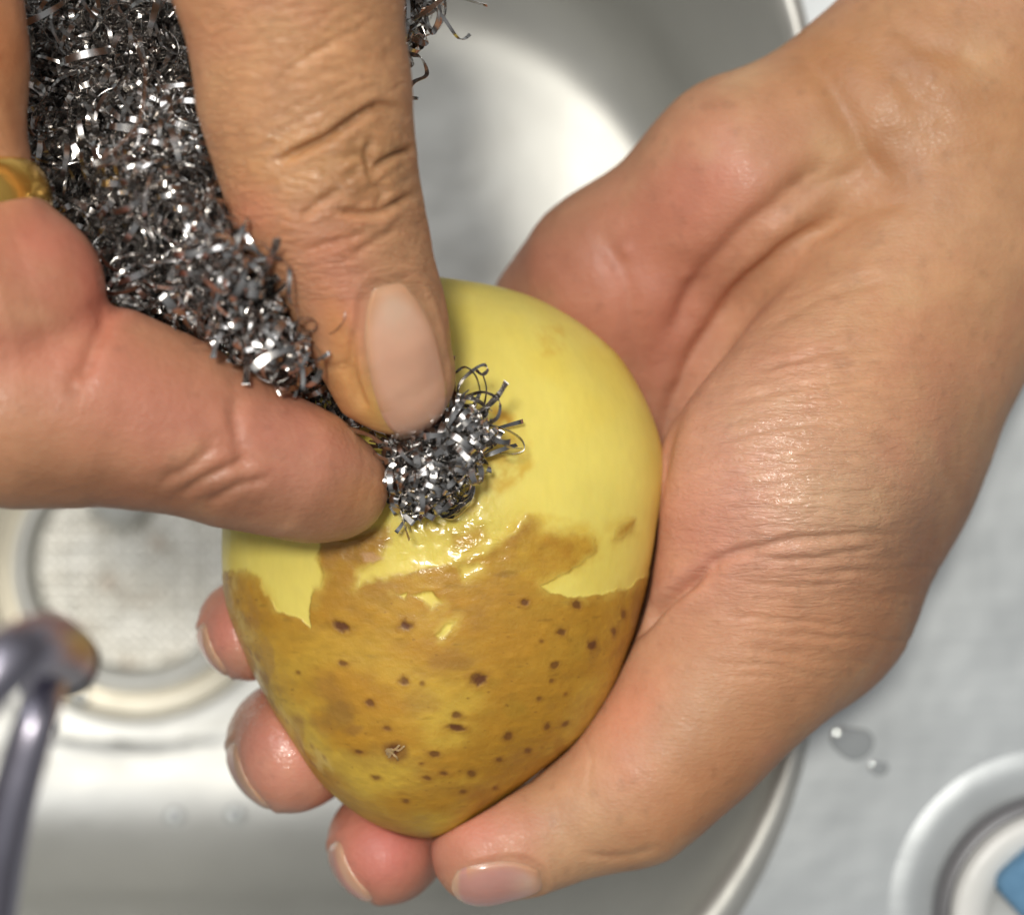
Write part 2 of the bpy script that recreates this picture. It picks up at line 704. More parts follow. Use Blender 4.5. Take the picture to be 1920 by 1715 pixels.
# water drops on the deck
M_water, n_, l_, p_ = mat_new('water')
p_.inputs['Base Color'].default_value = (0.55, 0.58, 0.59, 1)
p_.inputs['Transmission Weight'].default_value = 0.25
p_.inputs['IOR'].default_value = 1.5
p_.inputs['Roughness'].default_value = 0.12
p_.inputs['Metallic'].default_value = 0.35
drops = [(1598, 1392, 36, 'larger water drop on the steel deck below the base of the thumb'), (1648, 1440, 16, 'smaller water drop on the steel deck, close below the larger one')]
for (px, py, r, lab) in drops:
    c = at(px, py, DECKZ)
    rr = r * q
    pr = [(rr * math.cos(a), DECKZ + 0.02 + rr * 0.14 * math.sin(a)) for a in np.linspace(0, math.pi / 2 * 0.98, 9)]
    o = lathe('water_drop', pr, c, M_water, seg=28, label=lab, cat='water drop')
    for v in o.data.vertices:
        dx, dy = v.co.x - c[0] / 1000, v.co.y - c[1] / 1000
        f = 1 + 0.16 * math.sin(2 * math.atan2(dy, dx) + px) + 0.08 * math.sin(3 * math.atan2(dy, dx))
        v.co.x, v.co.y = c[0] / 1000 + dx * f, c[1] / 1000 + dy * f

for (px, py, z, r, lab, grp) in [(327, 1532, -194.6, 17, 'glinting water drop on the near sink wall, the one farther from the fingertips', 'drops on the near sink wall'),
                                 (441, 1528, -194.6, 17, 'glinting water drop on the near sink wall, just left of the middle fingertip', 'drops on the near sink wall'),
                                 (150, 1306, -203.5, 15, 'water drop on the beige drain flange beside the faucet', None),
                                 (92, 1362, -200.5, 13, 'water drop on the sink floor just outside the drain, beside the faucet', None)]:
    c = at(px, py, z)
    rr = mmr(r, z)
    pr = [(max(0.02, rr * math.cos(a)), z + rr * 0.6 * math.sin(a)) for a in np.linspace(-math.pi / 2, math.pi / 2, 13)]
    lathe('water_drop', pr, c, M_water, seg=24, label=lab, cat='water drop', group=grp)

# ------------------------------------------------------------------ potato
PC = (820.0, 1000.0)
outline = [(740, 512), (790, 506), (850, 510), (900, 520), (960, 534), (1020, 556), (1090, 600), (1160, 664), (1205, 745), (1232, 830), (1240, 900), (1235, 980), (1228, 1060),
           (1215, 1140), (1185, 1220), (1145, 1300), (1095, 1380), (1020, 1445), (945, 1505), (895, 1542), (850, 1572), (795, 1578), (728, 1556), (655, 1508), (588, 1442), (540, 1370),
           (496, 1300), (462, 1220), (436, 1150), (420, 1070), (412, 990), (416, 900), (440, 810), (480, 730), (540, 650), (620, 566), (680, 532)]
th = np.array([math.atan2(-(y - PC[1]), x - PC[0]) for x, y in outline])
rr = np.array([math.hypot(x - PC[0], y - PC[1]) for x, y in outline]) * S0 * 0.985
o_ = np.argsort(th)
th, rr = th[o_], rr[o_]
TH = np.concatenate([th - 2 * math.pi, th, th + 2 * math.pi])
RR = np.concatenate([rr, rr, rr])
tt = np.linspace(-math.pi, math.pi, 1441)
Rt = np.interp(tt, TH, RR)
kern = np.hanning(61)
kern /= kern.sum()
Rt[:-1] = np.convolve(np.concatenate([Rt[-61:-1], Rt[:-1], Rt[:60]]), kern, 'same')[60:-60]
Rt[-1] = Rt[0]
PCW = at(PC[0], PC[1], 0)
HT, HB, PE = 30.0, 27.0, 2.25


def potato_R(theta):
    return np.interp(theta, tt, Rt)


def potato_f(P):
    x, y, z = P[:, 0] - PCW[0], P[:, 1] - PCW[1], P[:, 2]
    rho = np.hypot(x, y)
    R_ = potato_R(np.arctan2(y, x))
    H = np.where(z > 0, HT, HB)
    qv = ((rho / R_) ** PE + (np.abs(z) / H) ** PE) ** (1 / PE)
    L = np.sqrt(rho ** 2 + z ** 2)
    return (qv - 1) * L / np.maximum(qv, 1e-3)* 0.9


NT, NU, NL = 1000, 360, 50
tv = np.linspace(-math.pi, math.pi, NT, endpoint=False)
ph = np.concatenate([np.linspace(0.004, math.pi / 2, NU, endpoint=False), np.linspace(math.pi / 2, math.pi - 0.01, NL)])
Tg, Pg = np.meshgrid(tv, ph, indexing='xy')
Rg = potato_R(Tg)
rho = Rg * np.sin(Pg) ** (2 / PE)
zz = np.sign(np.cos(Pg)) * np.abs(np.cos(Pg)) ** (2 / PE) * np.where(Pg < math.pi / 2, HT, HB)
P = np.stack([PCW[0] + rho * np.cos(Tg), PCW[1] + rho * np.sin(Tg), zz], -1).reshape(-1, 3)
G = grad(potato_f, P)
P = P + G * (fbm(P, 26, 2, 5) * 1.3)[:, None]
X, Y = topx(P)
jx = fbm(P, 2.6, 4, 31) * 11
jy = fbm(P, 2.6, 4, 77) * 11
XX, YY = X + jx, Y + jy
peel_top = [(300, 300), (1400, 300), (1400, 1000), (1300, 1030), (1226, 1066), (1185, 1098), (1130, 1112), (1070, 1120), (1018, 1098), (1055, 1078), (1100, 1052), (1118, 1028), (1100, 1000),
            (1022, 990), (1010, 972), (985, 968), (955, 1000), (905, 1034), (870, 1046), (830, 1062), (765, 1074), (705, 1086), (672, 1098), (680, 1074), (716, 1050), (726, 1010),
            (700, 1002), (640, 1015), (602, 1005), (595, 1055), (606, 1075), (600, 1098), (584, 1100), (581, 1172), (545, 1155), (512, 1143), (500, 1115), (488, 1085), (462, 1068), (435, 1072), (300, 1080)]
sk = poly_sd(XX, YY, peel_top)                     # > 0 on skin
peel_isl = [[(770, 1112), (815, 1108), (828, 1130), (806, 1146), (795, 1130)], [(812, 1185), (832, 1170), (855, 1160), (846, 1182), (824, 1194)], [(860, 1060), (900, 1052), (905, 1066), (868, 1080)],
            [(742, 1110), (768, 1106), (762, 1122)]]
for pl in peel_isl:
    sk = np.minimum(sk, poly_sd(XX, YY, pl) + 3)
skin_isl = [[(1148, 1012), (1150, 992), (1170, 980), (1192, 972), (1184, 998), (1165, 1012)], [(1078, 1052), (1098, 1024), (1112, 1030), (1098, 1052)], [(848, 1000), (905, 985), (915, 1010), (870, 1036), (850, 1030)]]
ski = np.full(X.shape, 1e9)
for pl in skin_isl:
    ski = np.minimum(ski, poly_sd(X + jx * 0.3, Y + jy * 0.3, pl))
sk = np.maximum(sk, -ski)
up = P[:, 2] > -8
soft = np.clip(np.exp(-(((X - 1040) / 95) ** 2 + ((Y - 1000) / 60) ** 2)) + 0.8 * np.exp(-(((X - 660) / 70) ** 2 + ((Y - 1070) / 40) ** 2)) + 0.5 * np.exp(-(((X - 880) / 60) ** 2 + ((Y - 1040) / 40) ** 2)) + 0.35 * sstep(-0.1, 0.4, fbm(P, 6, 3, 221)), 0, 1)
skin = sstep(-2.2 - 16 * soft, 3.2 + 16 * soft, sk + 12 * soft * fbm(P, 2.0, 4, 191))
flesh = srgb(234, 216, 110)[None] * (1 + 0.05 * fbm(P, 9, 3, 3))[:, None] * np.ones((len(P), 1))
flesh = flesh * (1 + 0.035 * fbm(P * np.array([1.5, 0.5, 1]), 1.2, 3, 141))[:, None]
flesh = flesh + (srgb(222, 196, 84) - flesh) * (0.55 * sstep(0.0, 0.55, fbm(P, 17, 4, 143)))[:, None]
flesh = flesh + np.array([0.0, -0.03, -0.03]) * sstep(0.1, 0.6, fbm(P, 14, 3, 41))[:, None]
c1, c2, c3 = srgb(180, 132, 40), srgb(200, 164, 62), srgb(148, 106, 52)
w1 = sstep(-0.35, 0.45, fbm(P * np.array([1, 1.6, 1]), 12, 4, 9))
low = sstep(1180, 1420, Y)
w1 = np.clip(w1 * (0.45 + 0.9 * low), 0, 1)
skc = c1 + (c2 - c1) * w1[:, None]
ng = sstep(0.05, 0.5, fbm(P * np.array([0.8, 1.5, 1]), 8, 5, 91))
skc = skc + (c3 - skc) * (0.45 * ng)[:, None]
fine = fbm(P * np.array([0.6, 1.4, 1]), 1.5, 3, 55)
skc = skc * (1 + 0.16 * fine)[:, None]
sc_ = sstep(0.35, 0.75, fbm(P * np.array([0.5, 2.4, 1]), 2.2, 3, 66))
skc = skc * (1 - 0.22 * sc_)[:, None]
film = sstep(26, 2, sk) * sstep(-0.35, 0.45, fbm(P, 3.2, 4, 151)) * 0.6          # skin scraped thin near the border
skc = skc + (srgb(216, 186, 84) - skc) * film[:, None]
col = flesh + (skc - flesh) * skin[:, None]
smear = sstep(-34, -2, sk) * (1 - skin) * sstep(-0.1, 0.5, fbm(P, 3.6, 4, 161)) * 0.45
col = col + (srgb(212, 178, 70) - col) * smear[:, None]
# thin, half rubbed skin
half = [([(850, 1000), (905, 985), (915, 1015), (870, 1036)], srgb(214, 178, 76), 0.5), ([(880, 760), (950, 768), (995, 830), (990, 880), (930, 930), (880, 960), (840, 960)], srgb(214, 172, 52), 0.75),
        ([(960, 960), (1110, 985), (1120, 1040), (1040, 1090), (930, 1060)], srgb(216, 180, 66), 0.55), ([(740, 990), (840, 975), (850, 1010), (760, 1010)], srgb(196, 158, 60), 0.4),
        ([(1008, 618), (1050, 620), (1056, 660), (1020, 668)], srgb(222, 182, 70), 0.6), ([(1124, 620), (1145, 632), (1140, 644)], srgb(210, 160, 60), 0.5), ([(925, 775), (960, 778), (962, 800), (935, 806)], srgb(196, 140, 30), 0.7)]
for pl, cc, st in half:
    d = poly_sd(XX, YY, pl)
    m = sstep(14, -8, d) * st * sstep(-0.5, 0.35, fbm(P, 2.2, 4, 23))
    m = m * np.where(sk < 0, 1, 0.5)
    col = col + (cc - col) * m[:, None]
dl_ = seg_dist(XX, YY, [(430, 1090), (455, 1180), (500, 1290), (560, 1390), (610, 1440)])
m = sstep(26, 4, dl_) * sstep(-0.25, 0.35, fbm(P, 2.6, 4, 201)) * 0.6
col = col + (srgb(214, 186, 110) - col) * m[:, None]
m2 = sstep(30, 6, dl_) * sstep(0.1, 0.5, fbm(P, 1.8, 4, 211)) * 0.6
col = col + (srgb(138, 96, 54) - col) * m2[:, None]
# edge film of skin: greyish line right at the border
bd = np.exp(-((sk - 2.0) / 2.0) ** 2)
col = col * (1 - 0.16 * bd * (1 - soft))[:, None]
dis = 0.13 * sstep(-3.0, 3.0, sk) * (1 - 0.8 * soft) + 0.05 * fine * skin
# brownish rough zone under the fingertip
zone = poly_sd(XX, YY, [(600, 1000), (725, 985), (735, 1010), (700, 1060), (640, 1050), (605, 1075)])
m = sstep(8, -10, zone) * 0.8
rough_z = m
col = col + (srgb(172, 128, 62) * (1 + 0.25 * fbm(P, 1.4, 3, 8))[:, None] - col) * (m * sstep(-0.5, 0.2, fbm(P, 3, 3, 12)))[:, None]
wet0 = np.exp(-(((X - 855) / 120) ** 2 + ((Y - 1005) / 60) ** 2))
dis = dis + 0.10 * fbm(P, 5, 3, 181) + 0.16 * m * fbm(P, 1.5, 3, 8) + wet0 * (0.42 * vnoise(P, 2.3, 61) + 0.10 * vnoise(P, 0.9, 62) + 0.2 * sstep(0.25, 0.5, vnoise(P, 1.1, 71)) * 0.6)
zone = poly_sd(XX, YY, [(676, 1040), (700, 1036), (718, 1046), (700, 1058), (680, 1054)])
col = col + (srgb(214, 170, 130) - col) * (sstep(5, -4, zone) * 0.6)[:, None]
# grey brown scabs
for (bx, by, ra, rb, st, cc) in [(635, 1335, 36, 34, 0.7, (140, 102, 46)), (660, 1368, 26, 14, 0.6, (138, 96, 44)), (790, 1312, 46, 30, 0.45, (158, 116, 48)), (742, 1408, 26, 22, 0.8, (128, 88, 40)),
                                 (965, 1330, 26, 22, 0.4, (160, 128, 40)), (700, 1420, 60, 26, 0.35, (150, 112, 50)), (1115, 1215, 12, 34, 0.5, (158, 116, 44)), (1090, 1340, 30, 60, 0.35, (190, 150, 62)),
                                 (1050, 1400, 16, 24, 0.5, (160, 110, 34)), (500, 1250, 14, 60, 0.4, (150, 112, 60)), (560, 1370, 14, 40, 0.4, (150, 106, 60)), (1195, 1140, 14, 40, 0.4, (130, 84, 30)),
                                 (820, 1480, 120, 18, 0.3, (160, 110, 40)), (870, 1190, 90, 14, 0.25, (170, 122, 34))]:
    d = np.hypot((XX - bx) / ra, (YY - by) / rb)
    m = sstep(1.15, 0.45, d + 0.35 * fbm(P, 2.5, 3, 19)) * st
    col = col + (srgb(*cc) - col) * m[:, None]
    dis = dis - 0.07 * m + 0.06 * m * fbm(P, 0.9, 2, 6)
# lenticels
eyes = [(640, 1173, 19, 10, .35), (762, 1172, 15, 13, 0), (985, 1130, 10, 10, .2), (1080, 1134, 9, 9, 0), (1052, 1184, 10, 8, 0), (1108, 1207, 10, 12, -.5), (643, 1243, 11, 6, .3), (757, 1276, 10, 9, .3),
        (792, 1280, 5, 4, 0), (898, 1273, 18, 14, -.2), (695, 1317, 11, 7, .3), (857, 1340, 10, 8, 0), (855, 1363, 19, 7, .1), (725, 1365, 9, 5, .2), (1025, 1361, 9, 8, 0), (1060, 1357, 11, 6, -.2),
        (738, 1408, 14, 13, 0), (672, 1408, 12, 6, .2), (812, 1413, 12, 6, 0), (833, 1447, 11, 6, 0), (885, 1447, 9, 7, 0), (800, 1458, 11, 5, .2), (708, 1458, 11, 5, .3), (935, 1423, 9, 7, 0),
        (990, 1406, 8, 7, 0), (952, 1380, 9, 8, 0), (1032, 1275, 6, 5, 0), (1040, 1246, 10, 6, -.4), (1150, 1185, 6, 10, 0), (868, 1481, 8, 5, 0), (790, 1430, 5, 4, 0), (1168, 1150, 5, 10, 0), (1015, 1200, 5, 4, 0),
        (560, 1260, 5, 4, 0), (930, 1476, 6, 4, 0), (1010, 1310, 6, 5, 0), (1060, 1300, 5, 4, 0), (760, 1500, 8, 5, 0)]
eyen = fbm(P, 0.9, 3, 171)
for (bx, by, ra, rb, rot) in eyes:
    dx, dy = X + jx * 0.35 - bx, Y + jy * 0.35 - by
    c, s = math.cos(rot), math.sin(rot)
    u, v = (dx * c + dy * s) / ra, (-dx * s + dy * c) / rb
    d = np.hypot(u, v) + 0.45 * eyen
    big = min(1.0, (ra + rb) / 24)
    core = sstep(1.1, 0.45, d) * (0.15 + 0.75 * big)
    halo = sstep(1.9, 0.9, d) * 0.4
    col = col + (srgb(142, 94, 30) - col) * halo[:, None]
    col = col + (srgb(92, 48, 26) - col) * core[:, None]
    dis = dis - 0.12 * big * core + 0.04 * np.exp(-((d - 1.2) / 0.3) ** 2) * big
for k in range(120):
    bx, by = rng.uniform(440, 1200), rng.uniform(1110, 1520)
    r0 = rng.uniform(1.6, 4.0)
    sel = (np.abs(X - bx) < 12) & (np.abs(Y - by) < 12) & (P[:, 2] > 0)
    d = np.hypot(X[sel] - bx, (Y[sel] - by) * 1.5) / r0
    m = sstep(1.4, 0.4, d) * rng.uniform(0.2, 0.55) * skin[sel]
    col[sel] = col[sel] + (srgb(120, 78, 30) - col[sel]) * m[:, None]
P = P + G * dis[:, None]
col = np.clip(col, 0.002, 0.95)
wet = np.exp(-(((X - 850) / 130) ** 2 + ((Y - 1010) / 62) ** 2))
wet = np.clip(wet * (0.55 + 0.9 * sstep(-0.3, 0.3, fbm(P, 6, 3, 88))) + 0.5 * np.exp(-(((X - 470) / 60) ** 2 + ((Y - 1240) / 160) ** 2)), 0, 1)
ii = np.arange((NU + NL - 1) * NT).reshape(NU + NL - 1, NT)
F = np.stack([ii, ii + NT, np.roll(ii, -1, 1) + NT, np.roll(ii, -1, 1)], -1).reshape(-1, 4)
fan = np.arange(0, NT, 2)
Lr = (NU + NL - 1) * NT
F = np.concatenate([F, np.stack([np.full(NT // 2, len(P)), fan, (fan + 1) % NT, (fan + 2) % NT], 1),
                    np.stack([np.full(NT // 2, len(P) + 1), Lr + (fan + 2) % NT, Lr + (fan + 1) % NT, Lr + fan], 1)])
# close both poles
P = np.vstack([P, P[:NT].mean(0), P[-NT:].mean(0)])
col = np.vstack([col, col[0], col[-1]])
wet, skin_a = np.append(wet, [wet[0], 0]), np.append(skin, [skin[0], 0])
M_pot, n_, l_, p_ = mat_new('potato')
ca = attr(n_, 'tint')
l_.new(ca.outputs['Color'], p_.inputs['Base Color'])
sa = attr(n_, 'skin').outputs['Fac']
wa = attr(n_, 'wet').outputs['Fac']
t_ = n_.new('ShaderNodeTexCoord').outputs['Object']
r1 = math_node(n_, l_, 'MULTIPLY_ADD', sa, 0.06, 0.42)
r1 = math_node(n_, l_, 'MULTIPLY_ADD', noise_node(n_, l_, t_, 300, 3), 0.10, r1)
r1 = math_node(n_, l_, 'MULTIPLY_ADD', wa, -0.30, r1, clamp=True)
l_.new(r1, p_.inputs['Roughness'])
p_.inputs['Specular IOR Level'].default_value = 0.42
p_.inputs['Subsurface Weight'].default_value = 0.35
p_.inputs['Subsurface Radius'].default_value = (1.0, 0.75, 0.25)
p_.inputs['Subsurface Scale'].default_value = 0.003
l_.new(math_node(n_, l_, 'MULTIPLY_ADD', wa, 0.9, 0.12, clamp=True), p_.inputs['Coat Weight'])
p_.inputs['Coat Roughness'].default_value = 0.08
fb = noise_node(n_, l_, t_, 900, 4, 0.6)
fs = math_node(n_, l_, 'MULTIPLY', fb, math_node(n_, l_, 'MULTIPLY_ADD', sa, 0.7, 0.12))
n1 = bump(n_, l_, fs, 0.00022, 0.8)
wb = noise_node(n_, l_, t_, 420, 3, 0.6)
wh = math_node(n_, l_, 'MULTIPLY', wb, wa)
n2 = bump(n_, l_, wh, 0.0005, 0.6, n1)
l_.new(n2, p_.inputs['Normal'])
l_.new(n2, p_.inputs['Coat Normal'])
me = make_mesh('potato', P, F, M_pot, {'wet': wet, 'skin': skin_a}, col)
potato = link('potato', me, label='half peeled yellow potato with speckled brown skin, held in the left palm', cat='potato')

# ------------------------------------------------------------------ skin material
def skin_mat(name, rot, wr_scale, wet_bump):
    m, n, l, p = mat_new(name)
    c = attr(n, 'tint')
    t = n.new('ShaderNodeTexCoord').outputs['Object']
    mot = noise_node(n, l, t, 260, 4, 0.6)
    hs = n.new('ShaderNodeMix')
    hs.data_type = 'RGBA'
    hs.blend_type = 'MULTIPLY'
    rp = n.new('ShaderNodeValToRGB')
    rp.color_ramp.elements[0].color = (0.86, 0.78, 0.76, 1)
    rp.color_ramp.elements[1].color = (1.0, 1.0, 1.0, 1)
    rp.color_ramp.elements[0].position = 0.3
    rp.color_ramp.elements[1].position = 0.7
    l.new(mot, rp.inputs[0])
    hs.inputs[0].default_value = 0.6
    l.new(c.outputs['Color'], hs.inputs[6])
    l.new(rp.outputs[0], hs.inputs[7])
    l.new(hs.outputs[2], p.inputs['Base Color'])
    wa = attr(n, 'wet').outputs['Fac']
    fa_ = attr(n, 'lines').outputs['Fac']
    p.inputs['Subsurface Weight'].default_value = 0.32
    p.inputs['Subsurface Radius'].default_value = (1.0, 0.36, 0.2)
    p.inputs['Subsurface Scale'].default_value = 0.0032
    p.inputs['Specular IOR Level'].default_value = 0.4
    rg = math_node(n, l, 'MULTIPLY_ADD', noise_node(n, l, t, 500, 3), 0.22, 0.42)
    rg = math_node(n, l, 'MULTIPLY_ADD', wa, -0.26, rg)
    l.new(rg, p.inputs['Roughness'])
    # long fine flexure lines
    v = mapping(n, l, t, (0, 0, rot), (wr_scale[0], wr_scale[1], wr_scale[0] * 2))
    w = noise_node(n, l, v, 1.0, 4, 0.62, 0.35)
    w = math_node(n, l, 'ABSOLUTE', math_node(n, l, 'MULTIPLY_ADD', w, 2.0, -1.0))
    w = math_node(n, l, 'POWER', math_node(n, l, 'MINIMUM', math_node(n, l, 'MULTIPLY', w, 4.0), 1.0), 0.7)
    w = math_node(n, l, 'MULTIPLY', w, fa_)
    n1 = bump(n, l, w, 0.00022, 0.8)
    # pores and small polygons
    vo = n.new('ShaderNodeTexVoronoi')
    vo.inputs['Scale'].default_value = 1400
    vo.feature = 'F1'
    l.new(mapping(n, l, t, (0, 0, rot), (0.85, 1.1, 0.95)), vo.inputs['Vector'])
    n2 = bump(n, l, vo.outputs['Distance'], 0.00009, 0.6, n1)
    wb = noise_node(n, l, mapping(n, l, t, (0, 0, rot), (0.45, 1.0, 0.8)), 1150, 2, 0.5)
    wbm = math_node(n, l, 'MULTIPLY', wb, wa)
    n3 = bump(n, l, wbm, wet_bump, 0.9, n2)
    l.new(n2, p.inputs['Normal'])
    l.new(n3, p.inputs['Coat Normal'])
    l.new(math_node(n, l, 'MULTIPLY', wa, 0.75), p.inputs['Coat Weight'])
    p.inputs['Coat Roughness'].default_value = 0.12
    return m


M_skinL = skin_mat('palm_skin', math.radians(-9), (140, 750), 0.0006)
M_skinR = skin_mat('thumb_skin', math.radians(-33), (170, 800), 0.0006)
M_nail, n_, l_, p_ = mat_new('nail')
ca = attr(n_, 'tint')
l_.new(ca.outputs['Color'], p_.inputs['Base Color'])
p_.inputs['Subsurface Weight'].default_value = 0.5
p_.inputs['Subsurface Radius'].default_value = (1.0, 0.5, 0.35)
p_.inputs['Subsurface Scale'].default_value = 0.002
p_.inputs['Roughness'].default_value = 0.27
p_.inputs['Coat Weight'].default_value = 0.6
p_.inputs['Coat Roughness'].default_value = 0.12
t_ = n_.new('ShaderNodeTexCoord').outputs['Object']
l_.new(bump(n_, l_, noise_node(n_, l_, mapping(n_, l_, t_, (0, 0, -1.35), (150, 1500, 300)), 1.0, 2), 0.00004, 0.6), p_.inputs['Normal'])


def apply_creases(V, Nn, creases, zmin=-1e9):
    X, Y = topx(V)
    face = sstep(0.0, 0.35, Nn[:, 2]) * (V[:, 2] > zmin)
    jx = fbm(V, 7, 3, 101) * 7
    jy = fbm(V, 7, 3, 202) * 7
    dis = np.zeros(len(V))
    for pts, dep, wid in creases:
        pts = catmull(pts, 6) if len(pts) > 2 else np.array(pts, float)
        lo, hi = pts.min(0) - 5 * wid - 10, pts.max(0) + 5 * wid + 10
        s = (X > lo[0]) & (X < hi[0]) & (Y > lo[1]) & (Y < hi[1]) & (face > 0)
        if not s.any():
            continue
        d = seg_dist(X[s] + jx[s], Y[s] + jy[s], [tuple(p) for p in pts])
        # fade towards the two ends
        L = np.linalg.norm(pts[-1] - pts[0])
        e = np.minimum(np.hypot(X[s] - pts[0][0], Y[s] - pts[0][1]), np.hypot(X[s] - pts[-1][0], Y[s] - pts[-1][1]))
        fade = sstep(-0.02 * L, 0.22 * L, e)
        dis[s] += (-dep * np.exp(-(d / wid) ** 2) + 0.14 * dep * np.exp(-((d - 2.4 * wid) / (1.3 * wid)) ** 2)) * face[s] * fade
    return dis, X, Y


def paint(V, X, Y, base, blobs):
    c = np.tile(base, (len(V), 1))
    j = fbm(V, 10, 3, 303) * 0.25
    for (bx, by, ra, rb, rot, cc, st) in blobs:
        r = math.radians(rot)
        dx, dy = X - bx, Y - by
        u = (dx * math.cos(r) + dy * math.sin(r)) / ra
        v = (-dx * math.sin(r) + dy * math.cos(r)) / rb
        m = np.exp(-(u * u + v * v) * (1 + j)) * st
        c = c + (srgb(*cc) - c) * m[:, None]
    c = c + (srgb(198, 128, 108) - c) * (0.30 * sstep(0.0, 0.7, fbm(V, 16, 4, 505)))[:, None]
    c = c + (srgb(206, 172, 130) - c) * (0.35 * sstep(0.0, 0.7, fbm(V, 13, 4, 606)))[:, None]
    c = c * (1 - 0.10 * sstep(0.25, 0.6, fbm(V, 2.2, 3, 707)))[:, None]
    c = c * (1 + 0.11 * fbm(V, 6, 4, 404))[:, None]
    return np.clip(c, 0.01, 0.9)


def press_nails(V, dis, specs):
    for (c0, nrm, axis, hl, hw) in specs:
        c0, nrm, axis = np.array(c0, float), np.array(nrm, float), np.array(axis, float)
        nrm = nrm / np.linalg.norm(nrm)
        axis = axis - nrm * (axis @ nrm)
        axis /= np.linalg.norm(axis)
        side = np.cross(nrm, axis)
        q = V - c0
        u, v, w = (q @ axis) / hl, (q @ side) / hw, q @ nrm
        s = (np.abs(u) < 1.8) & (np.abs(v) < 1.9) & (w > -6)
        r = (np.abs(u) ** 2.8 + np.abs(v) ** 2.8) ** (1 / 2.8)
        ins = sstep(1.18, 1.02, r) * s
        dis[:] = dis * (1 - ins) - 0.12 * ins
        fold = np.exp(-((r - 1.11) / 0.09) ** 2) * s * sstep(0.75, 0.35, u) * sstep(-3.0, 0.0, w + 3)
        dis += 0.24 * fold
    return dis


def nail(f, c0, nrm, axis, hl, hw, parent, label, tint, free=0.25, lift=0.28, nu=44, nv=30, sq=2.6):
    c0, nrm, axis = np.array(c0, float), np.array(nrm, float), np.array(axis, float)
    nrm /= np.linalg.norm(nrm)
    axis -= nrm * (axis @ nrm)
    axis /= np.linalg.norm(axis)
    side = np.cross(nrm, axis)
    pts, uv = [], []
    for i in range(nu + 1):
        u = -1 + 2 * i / nu
        sq_ = sq if u > 0 else 2.15
        w = max(0.0, 1 - abs(u) ** sq_) ** (1 / sq_) * (1 + 0.10 * u)
        for j in range(nv + 1):
            v = (-1 + 2 * j / nv)
            pts.append(c0 + axis * u * hl + side * v * w * hw)
            uv.append((u, v))
    Pn = np.array(pts) + nrm * 14
    uv = np.array(uv)
    for _ in range(60):
        d = f(Pn)
        Pn = Pn - nrm * np.clip(d * 0.8, -1, 2)[:, None]
    Nn = grad(f, Pn)
    ed = np.maximum(np.abs(uv[:, 1]), np.abs(uv[:, 0]))
    off = lift * (1 - sstep(0.80, 1.0, ed) * 1.9)
    off = np.where((uv[:, 0] > 0.5) & (np.abs(uv[:, 1]) < 0.85), lift * 1.1, off)       # free edge stays proud
    off = off - np.where(uv[:, 0] < -0.975, 0.2, 0)
    Pn = Pn + Nn * off[:, None]
    base = srgb(*tint)
    c = np.tile(base, (len(Pn), 1))
    lun = np.exp(-(((uv[:, 0] + 0.70) / 0.36) ** 2 + (uv[:, 1] / 0.7) ** 2))
    c = c + (srgb(218, 184, 160) - c) * (0.6 * lun)[:, None]
    ee = (np.abs(uv[:, 0]) ** 3 + np.abs(uv[:, 1]) ** 3) ** (1 / 3)
    c = c + (srgb(204, 150, 112) - c) * (0.8 * sstep(0.62, 1.0, ee) * (uv[:, 0] < 0.6))[:, None]
    c = c * (1 + 0.06 * fbm(Pn, 3, 3, 9))[:, None]
    fr = sstep(1 - free, 1 - free + 0.08, uv[:, 0] + 0.10 * uv[:, 1] ** 2)
    c = c + (srgb(220, 188, 142) - c) * (0.4 * fr)[:, None]
    W_ = nv + 1
    F = [(i * W_ + j, i * W_ + j + 1, (i + 1) * W_ + j + 1, (i + 1) * W_ + j) for i in range(nu) for j in range(nv)]
    F = [f_[::-1] for f_ in F]
    V2 = Pn - Nn * 0.45
    nV = len(Pn)
    F2 = [tuple(k + nV for k in f_[::-1]) for f_ in F]
    rimF = []
    brd = [j for j in range(W_)] + [i * W_ + nv for i in range(1, nu + 1)] + [nu * W_ + j for j in range(nv - 1, -1, -1)] + [i * W_ for i in range(nu - 1, 0, -1)]
    for a in range(len(brd)):
        b = (a + 1) % len(brd)
        rimF.append((brd[a], brd[b], brd[b] + nV, brd[a] + nV))
    me = make_mesh('fingernail', np.vstack([Pn, V2]), F + F2 + rimF, M_nail, cols=np.vstack([c, c]))
    o = link('fingernail', me, parent=parent)
    if label:
        o['label'] = label
    return o


